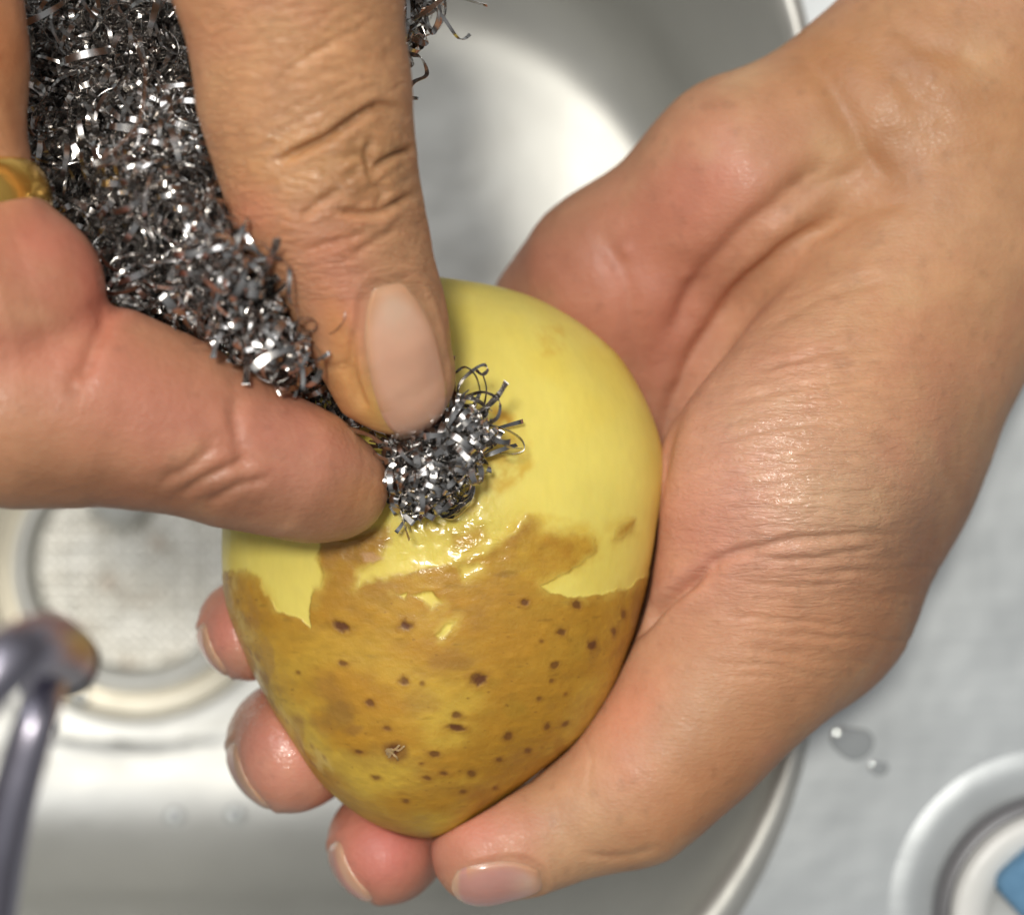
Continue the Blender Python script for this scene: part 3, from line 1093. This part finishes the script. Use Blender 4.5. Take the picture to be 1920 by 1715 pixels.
# ------------------------------------------------------------------ left hand holding the potato
def hand_left(P):
    wrist = smin(chain(P, [(2120, -350, -14, 200), (1722, 185, -12, 190)], 4, 0.85), chain(P, [(2260, -250, -14, 200), (1830, 290, -12, 195)], 4, 0.85), 14)
    hypo = chain(P, [(1690, 190, -12, 170), (1400, 330, -8, 172), (1140, 530, -20, 152), (1055, 600, -30, 120), (960, 760, -42, 105)], 8, 0.85)
    palm = chain(P, [(1600, 480, -18, 170), (1300, 680, -28, 170), (1050, 860, -42, 150)], 8, 0.7)
    palm2 = chain(P, [(1560, 650, -22, 150), (1350, 980, -36, 160), (1100, 1050, -44, 130)], 8, 0.7)
    then = chain(P, [(1740, 440, -6, 175), (1560, 780, 0, 205), (1475, 920, 3, 226), (1430, 1060, 0, 205)], 8, 0.92)
    back = chain(P, [(1800, 480, -14, 200), (1590, 850, -14, 212), (1490, 1110, -10, 208)], 8, 0.95)
    thumb = chain(P, [(1470, 1080, -4, 215), (1385, 1220, 0, 182), (1280, 1368, 2, 146), (1172, 1482, 3, 126)], 8, 0.95)
    thumb = smin(thumb, chain(P, [(1175, 1480, 3, 128), (1040, 1558, 5, 88), (915, 1594, 6, 86)], 5, 0.95), 8)
    thumb = smin(thumb, capsule(P, (960, 1580, 6, 88), (900, 1600, 7, 82), 0.95), 5)
    d = smin(hypo, wrist, 16)
    d = smin(d, palm, 12)
    d = smin(d, palm2, 12)
    t = smin(smin(then, back, 10), thumb, 7)
    d = smin(d, t, 5)
    d = smin(d, smin(wrist, back, 14), 6)
    ring = chain(P, [(1000, 800, -44, 105), (720, 960, -48, 92), (535, 1125, -28, 94), (466, 1180, -4, 88)], 5)
    ring = smin(ring, capsule(P, (464, 1175, -4, 88), (466, 1190, 0, 82)), 3)
    mid = chain(P, [(1040, 920, -45, 118), (780, 1180, -50, 108), (645, 1360, -32, 114), (548, 1396, -6, 118)], 5)
    mid = smin(mid, capsule(P, (548, 1396, -6, 116), (548, 1414, 0, 108)), 3)
    ind = chain(P, [(1140, 1050, -45, 125), (960, 1330, -48, 112), (818, 1500, -32, 106), (724, 1582, -7, 103)], 5)
    ind = smin(ind, capsule(P, (724, 1582, -7, 103), (720, 1598, -1, 94)), 3)
    pinky = chain(P, [(960, 700, -42, 90), (760, 760, -48, 78), (620, 880, -42, 74)], 5)
    fing = smin(smin(ring, mid, 0.8), smin(ind, pinky, 0.8), 0.8)
    d = smin(d, fing, 2.0)
    return smax(d, 0.12 - potato_f(P), 0.8)


lo = np.array([-62, -88, -64.0])
hi = np.array([112, 112, 34.0])
V, Q = mesh_sdf(hand_left, lo, hi, 0.47)
Nn = grad(hand_left, V)
creL = [
    ([(1215, 980), (1232, 880), (1250, 800), (1282, 710), (1335, 612), (1420, 512), (1520, 438), (1640, 392)], 1.7, 17),
    ([(1246, 660), (1284, 572), (1345, 486), (1418, 412), (1500, 345), (1580, 290)], 1.5, 20),
    ([(1200, 760), (1194, 680), (1188, 600), (1176, 530), (1140, 465), (1100, 420)], 0.6, 20),
    ([(1170, 470), (1225, 505), (1290, 520)], 0.5, 34),
    ([(1310, 590), (1400, 460), (1520, 360), (1640, 300)], 0.5, 12),
    ([(1150, 1215), (1215, 1152), (1290, 1092), (1350, 1050), (1420, 1032), (1510, 1012), (1600, 1006), (1720, 1000)], 0.9, 9), ([(1120, 1250), (1200, 1165), (1262, 1112), (1330, 1066)], 1.9, 14),
    ([(1400, 1046), (1480, 1052), (1580, 1040), (1660, 1030)], 0.5, 7),
    ([(1380, 1090), (1480, 1100), (1590, 1095)], 0.3, 6),
    ([(1090, 1360), (1106, 1420), (1104, 1480)], 0.12, 4),
    ([(1085, 1600), (1160, 1608), (1240, 1590)], 0.25, 7),
    ([(1480, 85), (1545, 150), (1592, 225), (1640, 310), (1700, 370)], 0.7, 22),
    ([(1570, 60), (1640, 100), (1700, 150), (1750, 230)], 0.5, 26),
    ([(1660, 40), (1740, 90), (1850, 110)], 0.4, 22),
    ([(1700, 330), (1780, 300), (1900, 290)], 0.3, 18),
    ([(1350, 760), (1450, 735), (1580, 715), (1700, 690)], 0.35, 6), ([(1340, 830), (1450, 800), (1600, 790)], 0.35, 6),
    ([(1345, 900), (1450, 868), (1560, 850), (1680, 850)], 0.35, 6), ([(1345, 935), (1480, 905), (1620, 892)], 0.3, 6),
    ([(1400, 700), (1540, 662), (1700, 640)], 0.35, 7), ([(1360, 960), (1460, 945)], 0.25, 5),
    ([(1350, 1155), (1500, 1165), (1600, 1172)], 0.3, 6), ([(1400, 1210), (1520, 1236)], 0.25, 6),
    ([(1420, 620), (1540, 560), (1680, 520)], 0.3, 9), ([(1500, 450), (1600, 400), (1720, 380)], 0.3, 12),
]
# a family of fine flexure lines running over the ball of the thumb
rr_ = random.Random(4)
for k in range(46):
    x0 = rr_.uniform(1300, 1560)
    y0 = rr_.uniform(560, 1260)
    L = rr_.uniform(110, 260)
    sl = -0.30 + 0.42 * (y0 - 560) / 700 + rr_.uniform(-0.05, 0.05)
    creL.append(([(x0, y0), (x0 + L / 2, y0 + sl * L / 2 + rr_.uniform(-6, 6)), (x0 + L, y0 + sl * L)], rr_.uniform(0.08, 0.2), rr_.uniform(4.5, 6)))
dis, X, Y = apply_creases(V, Nn, creL, -40)
dis += 0.35 * fbm(V, 14, 3, 7) + 0.05 * fbm(V, 1.8, 2, 8)
NL_ = [(at(935, 1622, 8), (0.0, -0.50, 0.87), (-1, -0.14, 0.0), 7.6, 5.4), (at(424, 1205, -2), (-0.76, -0.60, 0.20), (0.1, 0.25, 1), 6.5, 5.0),
       (at(492, 1440, -2), (-0.76, -0.60, 0.20), (0.1, 0.25, 1), 7.6, 6.6), (at(682, 1620, -2), (-0.80, -0.55, 0.20), (0.1, 0.25, 1), 7.4, 6.2)]
dis = press_nails(V, dis, NL_)
V2 = V + Nn * dis[:, None]
base = srgb(190, 146, 110)
blobs = [
    (1200, 520, 260, 190, -40, (192, 128, 108), 0.8), (1330, 330, 180, 110, -40, (196, 124, 106), 0.65), (1020, 500, 120, 90, 0, (180, 116, 98), 0.6),
    (1420, 900, 240, 220, 0, (214, 162, 142), 0.85), (1300, 1010, 110, 150, 0, (216, 150, 132), 0.7), (1560, 760, 200, 160, 0, (208, 162, 126), 0.6),
    (1720, 620, 220, 200, 0, (200, 150, 108), 0.6), (1750, 160, 320, 190, 0, (178, 128, 84), 0.8), (1640, 280, 90, 40, 50, (156, 108, 70), 0.4), (1720, 120, 60, 40, 20, (156, 106, 66), 0.4), (1500, 1300, 300, 70, -42, (182, 128, 90), 0.4), (1250, 640, 70, 160, 20, (186, 118, 96), 0.6), (1560, 120, 90, 60, 30, (160, 108, 66), 0.45), (1680, 330, 120, 60, 30, (170, 118, 80), 0.35),
    (1560, 940, 130, 90, 0, (208, 174, 136), 0.55), (1480, 1180, 220, 120, 0, (200, 142, 104), 0.5), (1180, 1330, 60, 100, 40, (214, 140, 112), 0.6), (1150, 1440, 90, 70, 0, (212, 146, 118), 0.5),
    (900, 1560, 90, 60, 0, (216, 140, 120), 0.7), (960, 1610, 120, 40, 0, (196, 140, 110), 0.5), (1300, 1500, 220, 80, -45, (182, 122, 80), 0.5),
    (1740, 1080, 110, 260, 25, (146, 98, 68), 0.65), (1400, 1490, 260, 50, -40, (160, 110, 76), 0.45),  # shade along the hand's turned-away edge, painted into the skin colour
    (430, 1180, 90, 100, 0, (214, 142, 124), 1.0), (520, 1400, 120, 130, 0, (214, 144, 124), 1.0), (720, 1590, 120, 120, 0, (200, 120, 108), 1.0),
]
cols = paint(V2, X, Y, base, blobs)
lines = np.exp(-(((X - 1520) / 300) ** 2 + ((Y - 930) / 380) ** 2)) * sstep(0, 0.4, Nn[:, 2])
lines = np.clip(lines * 0.75 + 0.05, 0, 1)
wetL = np.exp(-(((X - 1500) / 160) ** 2 + ((Y - 880) / 150) ** 2)) * 0.9
wetL = np.maximum(wetL, np.exp(-(((X - 480) / 130) ** 2 + ((Y - 1290) / 260) ** 2)))
wetL = np.maximum(wetL, 0.04)
me = make_mesh('hand', V2, Q, M_skinL, {'wet': wetL, 'lines': lines}, cols)
handL = link('hand', me, label='bare left hand, palm up, cradling the potato from the right with its thumb below', cat='hand')


for (spec, tn, lb) in zip(NL_, [(196, 142, 130), (216, 148, 128), (216, 148, 128), (208, 138, 122)], ['thumb nail at the bottom edge, pale pink', None, None, None]):
    nail(hand_left, *spec, handL, lb, tn, free=0.2 if lb else 0.35, lift=0.26 if lb else 0.14)

# ------------------------------------------------------------------ right hand: thumb and index finger pinching the wool
def hand_right(P):
    th = chain(P, [(420, -520, 60, 250), (540, -60, 58, 202), (572, 180, 55, 180), (606, 360, 52, 162)], 6, 0.85)
    th = smin(th, chain(P, [(606, 360, 52, 160), (665, 500, 49, 130), (712, 620, 46, 112), (738, 702, 43, 100)], 6, 0.85), 6)
    th = smin(th, capsule(P, (728, 690, 43, 98), (752, 715, 42, 88), 0.85), 4)
    ix = chain(P, [(-330, 640, 58, 210), (30, 755, 52, 180), (200, 762, 49, 168), (330, 800, 47, 142), (435, 848, 45, 128)], 6, 0.9)
    ix = smin(ix, chain(P, [(435, 846, 45, 127), (540, 880, 42, 112), (618, 908, 38, 96)], 6, 0.9), 4)
    ix = smin(ix, capsule(P, (600, 905, 38, 94), (640, 915, 36, 80), 0.9), 4)
    kn = chain(P, [(-200, 600, 60, 180), (-10, 560, 55, 176), (45, 545, 54, 140)], 6, 0.9)
    mf = chain(P, [(-20, 540, 54, 130), (-90, 330, 52, 128), (-112, 120, 52, 145), (-120, -250, 54, 165), (0, -600, 58, 220)], 6, 0.9)
    bridge = chain(P, [(0, -640, 60, 260), (420, -560, 62, 260)], 10, 0.8)
    d = smin(smin(ix, kn, 2.2), mf, 5)
    d = smin(smin(th, bridge, 12), d, 3)
    return smax(d, 0.05 - potato_f(P), 0.6)


lo = np.array([-125, -22, 18.0])
hi = np.array([4, 135, 92.0])
V, Q = mesh_sdf(hand_right, lo, hi, 0.4)
Nn = grad(hand_right, V)
creR = [
    ([(515, 312), (560, 286), (620, 256), (676, 214), (712, 198), (762, 212)], 1.7, 8),
    ([(694, 322), (712, 304), (744, 288), (780, 280)], 1.3, 6), ([(694, 322), (688, 290), (692, 262)], 0.8, 6),
    ([(628, 392), (676, 397), (712, 396), (742, 380), (780, 362)], 1.2, 6), ([(560, 410), (610, 372), (648, 350)], 0.6, 8),
    ([(655, 478), (700, 452), (750, 420)], 0.5, 8), ([(560, 470), (640, 450), (700, 430)], 0.4, 8),
    ([(640, 300), (672, 290), (690, 300)], 0.6, 8), ([(650, 330), (672, 320)], 0.5, 7), ([(700, 345), (716, 360), (712, 385)], 0.5, 8),
    ([(500, 180), (560, 120), (640, 60)], 0.2, 8), ([(520, 135), (600, 90), (700, 40)], 0.15, 8), ([(500, 240), (580, 190), (680, 140)], 0.22, 7), ([(480, 300), (540, 240), (620, 200)], 0.2, 7),
    ([(540, 225), (620, 190), (720, 165)], 0.22, 7), ([(560, 160), (640, 125), (740, 105)], 0.15, 7), ([(470, 200), (520, 150), (560, 100)], 0.15, 7),
    # nail fold on the thumb
    ([(782, 528), (735, 552), (695, 588), (664, 630), (656, 680), (668, 730), (700, 778)], 0.9, 9),
    ([(640, 600), (636, 660), (650, 720)], 0.3, 9), ([(595, 690), (640, 690)], 0.3, 8),
    # index finger
    ([(205, 575), (188, 620), (170, 660), (150, 720)], 0.8, 14), ([(452, 722), (440, 780), (452, 850), (470, 900)], 0.5, 14),
    ([(330, 930), (400, 890), (470, 860)], 0.5, 9), ([(380, 945), (440, 915), (510, 900)], 0.4, 8), ([(290, 905), (360, 870), (410, 830)], 0.4, 12),
]
for k in range(26):
    t = rr_.uniform(0, 1)
    x0, y0 = 440 + 160 * t + rr_.uniform(-60, 160), 30 + 440 * t
    L = rr_.uniform(60, 150)
    creR.append(([(x0, y0), (x0 + L / 2, y0 - L * 0.32 + rr_.uniform(-5, 5)), (x0 + L, y0 - L * 0.56)], rr_.uniform(0.06, 0.13), rr_.uniform(4, 5.5)))
dis, X, Y = apply_creases(V, Nn, creR)
for (bx, by, r, h) in [(722, 262, 30, 0.7), (655, 350, 30, 0.5), (728, 345, 32, 0.7), (600, 345, 34, 0.4), (650, 300, 22, 0.5), (725, 410, 26, 0.4)]:
    dis += h * np.exp(-(((X - bx) / r) ** 2 + ((Y - by) / r) ** 2)) * sstep(0, 0.4, Nn[:, 2])
dis += 0.3 * fbm(V, 11, 3, 17) + 0.05 * fbm(V, 1.8, 2, 18)
NR_ = (at(758, 677, 50), (0.10, 0.10, 1), at(794, 806, 50) - at(724, 550, 50), 10.7, 5.8)
dis = press_nails(V, dis, [NR_])
V2 = V + Nn * dis[:, None]
blobs = [
    (560, 60, 240, 200, 0, (200, 150, 104), 0.7), (540, 330, 130, 90, -30, (210, 160, 104), 0.55), (690, 310, 90, 120, 0, (176, 132, 86), 0.6), (470, 400, 60, 60, 0, (206, 130, 104), 0.6),
    (640, 460, 120, 80, 0, (192, 128, 92), 0.6), (640, 560, 60, 120, -20, (204, 134, 108), 0.7), (640, 640, 30, 100, -15, (206, 146, 84), 0.6), (690, 770, 80, 50, 30, (222, 178, 92), 0.9), (640, 740, 40, 60, 0, (214, 160, 90), 0.7),
    (110, 470, 160, 130, 0, (184, 112, 94), 0.9), (60, 640, 200, 120, 0, (190, 124, 98), 0.7), (300, 770, 230, 130, 20, (186, 120, 98), 0.8), (560, 830, 150, 110, 20, (190, 124, 106), 0.85),
    (690, 940, 60, 50, 0, (204, 146, 96), 0.7), (300, 925, 320, 55, 5, (132, 88, 64), 0.65), (-20, 150, 100, 200, 0, (176, 112, 70), 0.8),  # long dark blob: shade under the index finger, painted into the skin
    (170, 560, 60, 60, 0, (206, 110, 92), 0.5),
]
cols = paint(V2, X, Y, srgb(188, 140, 104), blobs)
wetR = np.exp(-(((X - 600) / 110) ** 2 + ((Y - 350) / 110) ** 2)) * 0.55
wetR = np.maximum(wetR, 0.95 * np.exp(-(((X - 515) / 55) ** 2 + ((Y - 310) / 80) ** 2)))
wetR = np.maximum(wetR, 0.12)
lines = np.where(Y < 560, sstep(330, 420, X), 0.0) * 0.75 + 0.12
lines = lines * sstep(0, 0.4, Nn[:, 2])
me = make_mesh('hand', V2, Q, M_skinR, {'wet': wetR, 'lines': lines}, cols)
handR = link('hand', me, label='bare right hand from top left, thumb and index finger pinching the metal scourer', cat='hand')
nail(hand_right, *NR_, handR, 'broad thumb nail, pale pink with a yellow stained edge', (222, 166, 138), free=0.10, sq=2.6, nu=60, nv=40, lift=0.2)

# gold ring on the finger at the left edge
M_gold, n_, l_, p_ = mat_new('gold')
p_.inputs['Base Color'].default_value = (0.86, 0.52, 0.12, 1)
p_.inputs['Metallic'].default_value = 0.85
p_.inputs['Roughness'].default_value = 0.2
t_ = n_.new('ShaderNodeTexCoord').outputs['Object']
l_.new(bump(n_, l_, noise_node(n_, l_, t_, 300, 3), 0.0004, 0.5), p_.inputs['Normal'])
c0 = at(-76, 388, 52)
ax = at(-64, 450, 52) - at(-90, 310, 52)
ax /= np.linalg.norm(ax)
s_ = np.cross(ax, [0, 0, 1.0])
s_ /= np.linalg.norm(s_)
u_ = np.cross(s_, ax)
V, F = [], []
SA, SB = 72, 20
for i in range(SA):
    a = 2 * math.pi * i / SA
    d = math.cos(a) * s_ + math.sin(a) * u_ * 0.92
    for j in range(SB):
        b = 2 * math.pi * j / SB
        V.append(c0 + d * (10.3 + 3.1 * math.cos(b)) + ax * 5.2 * math.sin(b))
for i in range(SA):
    for j in range(SB):
        i2, j2 = (i + 1) % SA, (j + 1) % SB
        F.append((i * SB + j, i2 * SB + j, i2 * SB + j2, i * SB + j2))
link('ring', make_mesh('ring', V, F, M_gold), label='wide yellow gold ring on a finger at the left edge of the picture', cat='ring')

# ------------------------------------------------------------------ metal scourer
M_wool, n_, l_, p_ = mat_new('scourer_steel')
p_.inputs['Base Color'].default_value = (0.52, 0.50, 0.48, 1)
p_.inputs['Metallic'].default_value = 1.0
t_ = n_.new('ShaderNodeTexCoord').outputs['Object']
l_.new(math_node(n_, l_, 'MULTIPLY_ADD', noise_node(n_, l_, t_, 700, 2), 0.22, 0.13), p_.inputs['Roughness'])


def ribbon(C, width, roll, thick=0.05):
    """C (n,3) centre line; returns verts and quads of a flat metal strip"""
    n = len(C)
    T = np.gradient(C, axis=0)
    T /= np.linalg.norm(T, axis=1)[:, None] + 1e-9
    # the strip's width lies along the axis it is curled about
    w = roll - T * (T @ roll)[:, None]
    w /= np.linalg.norm(w, axis=1)[:, None] + 1e-9
    nn = np.cross(T, w)
    h = width / 2 * (1 + 0.15 * np.sin(np.arange(n) * 0.5))[:, None]
    A, B_ = C + w * h + nn * thick / 2, C - w * h + nn * thick / 2
    Cc, Dd = C - w * h - nn * thick / 2, C + w * h - nn * thick / 2
    V = np.stack([A, B_, Cc, Dd, A, Dd, B_, Cc], 1).reshape(-1, 3)      # faces do not share vertices, so the strip keeps hard edges
    i = np.arange(n - 1)[:, None] * 8
    F = [np.concatenate([i + a, i + b, i + 8 + b, i + 8 + a], 1) for a, b in ((0, 1), (2, 3), (5, 4), (6, 7))]
    F.append(np.array([[3, 2, 1, 0], [n * 8 - 8, n * 8 - 7, n * 8 - 6, n * 8 - 5]]))
    return V, np.concatenate(F)


def curl(c, direction, length, rad, turns, n, rg):
    d = direction / np.linalg.norm(direction)
    a = np.cross(d, rg.normal(size=3))
    a /= np.linalg.norm(a)
    b = np.cross(d, a)
    t = np.linspace(-0.5, 0.5, n)
    ph0 = rg.uniform(0, 6.28)
    rr = rad * (1 + 0.35 * np.sin(t * rg.uniform(3, 7) + ph0))
    bend = rg.normal(size=3) * length * 0.35
    ang = 2 * math.pi * turns * t + ph0 + 0.5 * np.sin(5 * t + ph0)
    C = c + d * (t * length)[:, None] + a * (rr * np.cos(ang))[:, None] + b * (rr * np.sin(ang))[:, None] + bend * (t ** 2 * 2)[:, None]
    return C, d


blobsW = [((200, 110, 10), (225, 245, 24), 0.27), ((120, 330, 22), (160, 210, 17), 0.12), ((330, 380, 30), (170, 200, 24), 0.22), ((455, 450, 52), (95, 120, 11), 0.09), ((250, 560, 36), (140, 110, 12), 0.09), ((555, 620, 48), (70, 90, 8), 0.05), ((490, 590, 42), (130, 130, 15), 0.14),
          ((610, 745, 36), (90, 60, 7), 0.05), ((800, 880, 34), (85, 80, 5), 0.05), ((610, 0, 24), (205, 120, 12), 0.12)]
rg = np.random.default_rng(5)
root = bpy.data.objects.new('metal_scourer', None)
COL.objects.link(root)
rl = at(470, 590, 30)
root.location = tuple(rl / 1000)
root['label'] = 'curly stainless steel scourer pinched between thumb and index finger against the potato'
root['category'] = 'scourer'
VV, FF, off = [], [], 0
parts = []
NS = 3900
tries = 0
strands = []
cand = []
for (c, r, w) in blobsW:
    for k in range(int(NS * w)):
        v = rg.normal(size=3)
        v /= np.linalg.norm(v)
        v *= rg.uniform(0.35, 1) ** 0.5
        z = c[2] + v[2] * r[2]
        p = at(c[0] + v[0] * r[0], c[1] + v[1] * r[1], z)
        small = c[0] >= 600 and c[1] > 500
        d = rg.normal(size=3)
        L = rg.uniform(3, 14) if not small else rg.uniform(1.5, 5)
        rad = rg.uniform(1.3, 3.8) if not small else rg.uniform(0.9, 1.9)
        C, d = curl(p, d, L, rad, rg.uniform(0.6, 1.9), 40, rg)
        strands.append((C, d, rg.uniform(0.4, 1.1)))
# neck and brush: strips fanning out of the pinch
for k in range(170):
    a = math.radians(rg.uniform(-62, 62) + 28)
    Lp = rg.uniform(60, 175) * (1 - 0.25 * abs(math.sin(a)))
    z0 = 34 + rg.uniform(-3, 3)
    p0 = at(735 + rg.uniform(-35, 45), 850 + rg.uniform(-30, 40), z0)
    p1 = at(735 + Lp * math.cos(a), 850 + Lp * math.sin(a), z0 - 2 + rg.uniform(-2, 3))
    d = p1 - p0
    C, d = curl((p0 + p1) / 2, d, np.linalg.norm(d) * 1.1, rg.uniform(0.8, 2.2), rg.uniform(0.5, 1.3), 40, rg)
    strands.append((C, d, rg.uniform(0.55, 1.0)))
for k in range(260):
    t = rg.uniform(0, 1)
    e_ = rg.normal() * 30
    c = at(758 + 120 * t + e_ * 0.75, 928 - 150 * t + e_ * 0.66, 37 + rg.uniform(-3, 4))
    C, d = curl(c, rg.normal(size=3) * np.array([1, 1, 0.4]), rg.uniform(1.0, 5), rg.uniform(1.1, 2.6), rg.uniform(0.5, 1.2), 40, rg)
    strands.append((C, d, rg.uniform(0.6, 0.95)))
allC = np.concatenate([s[0] for s in strands])
dh = hand_right(allC).reshape(-1)
dp = potato_f(allC)
dl = hand_left(allC)
pos = 0
keep = []
for s in strands:
    n = len(s[0])
    if dh[pos:pos + n].min() > 0.15 and dp[pos:pos + n].min() > 0.1 and dl[pos:pos + n].min() > 0.2:
        keep.append(s)
    pos += n
print('strands kept', len(keep), 'of', len(strands))
# the strips nearest the lens, and those in the brush, are objects of their own
score = []
for i, s in enumerate(keep):
    m = s[0].mean(0)
    x, y = topx(m[None])
    inb = 740 < x[0] < 1000 and 640 < y[0] < 1000
    score.append(m[2] + (30 if inb else 0) + (-100 if x[0] < 0 or y[0] < 0 else 0))
order = np.argsort(-np.array(score))
single = set(order[:270].tolist())
for i, (C, d, w) in enumerate(keep):
    V, F = ribbon(C, w, d)
    if i in single:
        o = link('metal_strip', make_mesh('metal_strip', V, F, M_wool))
        rel(o, root)
    else:
        VV.append(V)
        FF.append(F + off)
        off += len(V)
# the loose curls one can follow by eye at the tip
hand_made = [
    ([(842, 800, 36), (850, 740, 38), (846, 700, 41), (848, 666, 43)], 1.1),
    ([(850, 770, 36), (862, 720, 38), (890, 692, 40), (908, 684, 40), (914, 694, 40), (904, 702, 39), (893, 694, 39)], 0.5),
    ([(905, 700, 39), (912, 730, 38), (906, 770, 37)], 0.3),
    ([(852, 700, 39), (872, 688, 41), (892, 705, 41), (900, 740, 39), (890, 770, 37)], 0.4),
    ([(880, 790, 36), (905, 770, 38), (935, 740, 41), (950, 716, 43)], 0.85),
    ([(870, 745, 37), (905, 735, 40), (935, 750, 41), (934, 780, 40), (912, 800, 38), (890, 830, 36)], 0.5),
    ([(908, 770, 38), (914, 800, 38), (896, 826, 37)], 0.6),
    ([(912, 796, 37), (950, 806, 37), (978, 825, 36), (982, 845, 36), (960, 852, 36), (938, 850, 35)], 0.5),
    ([(905, 816, 36), (930, 820, 37), (955, 838, 37), (978, 842, 36)], 0.7),
    ([(925, 835, 37), (922, 822, 39), (940, 828, 39), (957, 828, 38)], 0.8),
    ([(860, 890, 36), (885, 900, 37), (884, 930, 36), (862, 950, 36), (835, 968, 35), (818, 960, 35)], 0.7),
    ([(872, 900, 38), (890, 915, 37), (880, 945, 36), (850, 972, 34), (822, 966, 34)], 0.4),
    ([(745, 905, 38), (735, 940, 38), (755, 962, 36), (790, 960, 35)], 1.1),
    ([(770, 880, 39), (800, 905, 40), (830, 890, 40), (855, 860, 39)], 1.0),
    ([(760, 900, 39), (790, 930, 39), (825, 935, 38), (850, 915, 38)], 1.0),
    ([(700, 850, 41), (730, 862, 42), (765, 850, 42), (790, 832, 41)], 0.9),
    ([(640, 800, 42), (690, 815, 43), (720, 835, 42), (740, 850, 41)], 0.9),
    ([(800, 870, 41), (820, 850, 42), (835, 835, 42), (845, 815, 41)], 1.0),
    ([(250, 70, 56), (272, 140, 57), (262, 220, 57), (232, 265, 56), (190, 300, 55)], 0.35),
    ([(265, 230, 56), (255, 275, 57), (215, 305, 56), (180, 315, 55)], 0.3),
    ([(450, 420, 52), (470, 385, 55), (484, 352, 56)], 1.0), ([(498, 480, 52), (508, 450, 54), (502, 425, 55), (500, 412, 54)], 0.6), ([(400, 360, 52), (430, 345, 54), (450, 340, 55)], 0.7),
    ([(560, 560, 50), (600, 545, 56), (640, 570, 57), (645, 600, 57), (620, 625, 55), (590, 620, 52)], 0.12),
    ([(480, 400, 54), (520, 450, 54), (560, 500, 53), (600, 560, 52)], 0.10),
    ([(800, -40, 30), (822, 20, 30), (812, 60, 31), (790, 40, 30), (800, 80, 30), (770, 70, 30)], 1.0), ([(765, 100, 30), (790, 110, 31), (800, 140, 31), (775, 155, 31), (760, 180, 31), (785, 185, 31)], 0.8),
    ([(755, 90, 28), (770, 120, 30), (760, 150, 30), (745, 170, 30)], 1.0), ([(770, 0, 28), (790, 30, 30), (765, 60, 30), (745, 50, 28)], 1.0),
]
RO = [(0.75, 0.3, 0.75), (-0.3, 0.85, 0.5), (0.6, -0.6, 0.6), (0.1, 0.5, 0.9)]
for hk, (pts, w) in enumerate(hand_made):
    P3 = [at(*p) for p in pts]
    C = catmull(P3, 9)
    V, F = ribbon(C, w, np.array(RO[hk % 4]), 0.1)
    o = link('metal_strip', make_mesh('metal_strip', V, F, M_wool))
    rel(o, root)
o = link('metal_curls', make_mesh('metal_curls', np.concatenate(VV), np.concatenate(FF), M_wool), kind='stuff')
rel(o, root)

# ------------------------------------------------------------------ the dried sprout scar on the potato
M_flake, n_, l_, p_ = mat_new('potato_skin_shred')
p_.inputs['Base Color'].default_value = (0.40, 0.25, 0.11, 1)
p_.inputs['Roughness'].default_value = 0.4
p_.inputs['Subsurface Weight'].default_value = 0.4
p_.inputs['Subsurface Radius'].default_value = (1.0, 0.6, 0.2)
p_.inputs['Subsurface Scale'].default_value = 0.001


def on_potato(px, py, lift=0.0):
    a, b = 33.0, -8.0
    for _ in range(30):
        m = (a + b) / 2
        if potato_f(at(px, py, m)[None])[0] > 0.12 + lift:
            a = m
        else:
            b = m
    return at(px, py, a)


VV, FF, off = [], [], 0
for k in range(8):
    a = rg.uniform(0, 6.28)
    L = rg.uniform(12, 30)
    x, y = 735 + rg.uniform(-5, 5), 1405 + rg.uniform(-5, 5)
    C = np.array([on_potato(x + t * L * math.cos(a), y + t * L * math.sin(a) + 4 * math.sin(4 * t + a), 0.15 + 0.7 * t * (1 - t)) for t in np.linspace(0, 1, 8)])
    V, F = ribbon(C, rg.uniform(0.2, 0.38), np.array([-math.sin(a), -math.cos(a), 0.2]), 0.12)
    VV.append(V)
    FF.append(F + off)
    off += len(V)
link('sprout_scar', make_mesh('sprout_scar', np.concatenate(VV), np.concatenate(FF), M_flake), parent=potato)
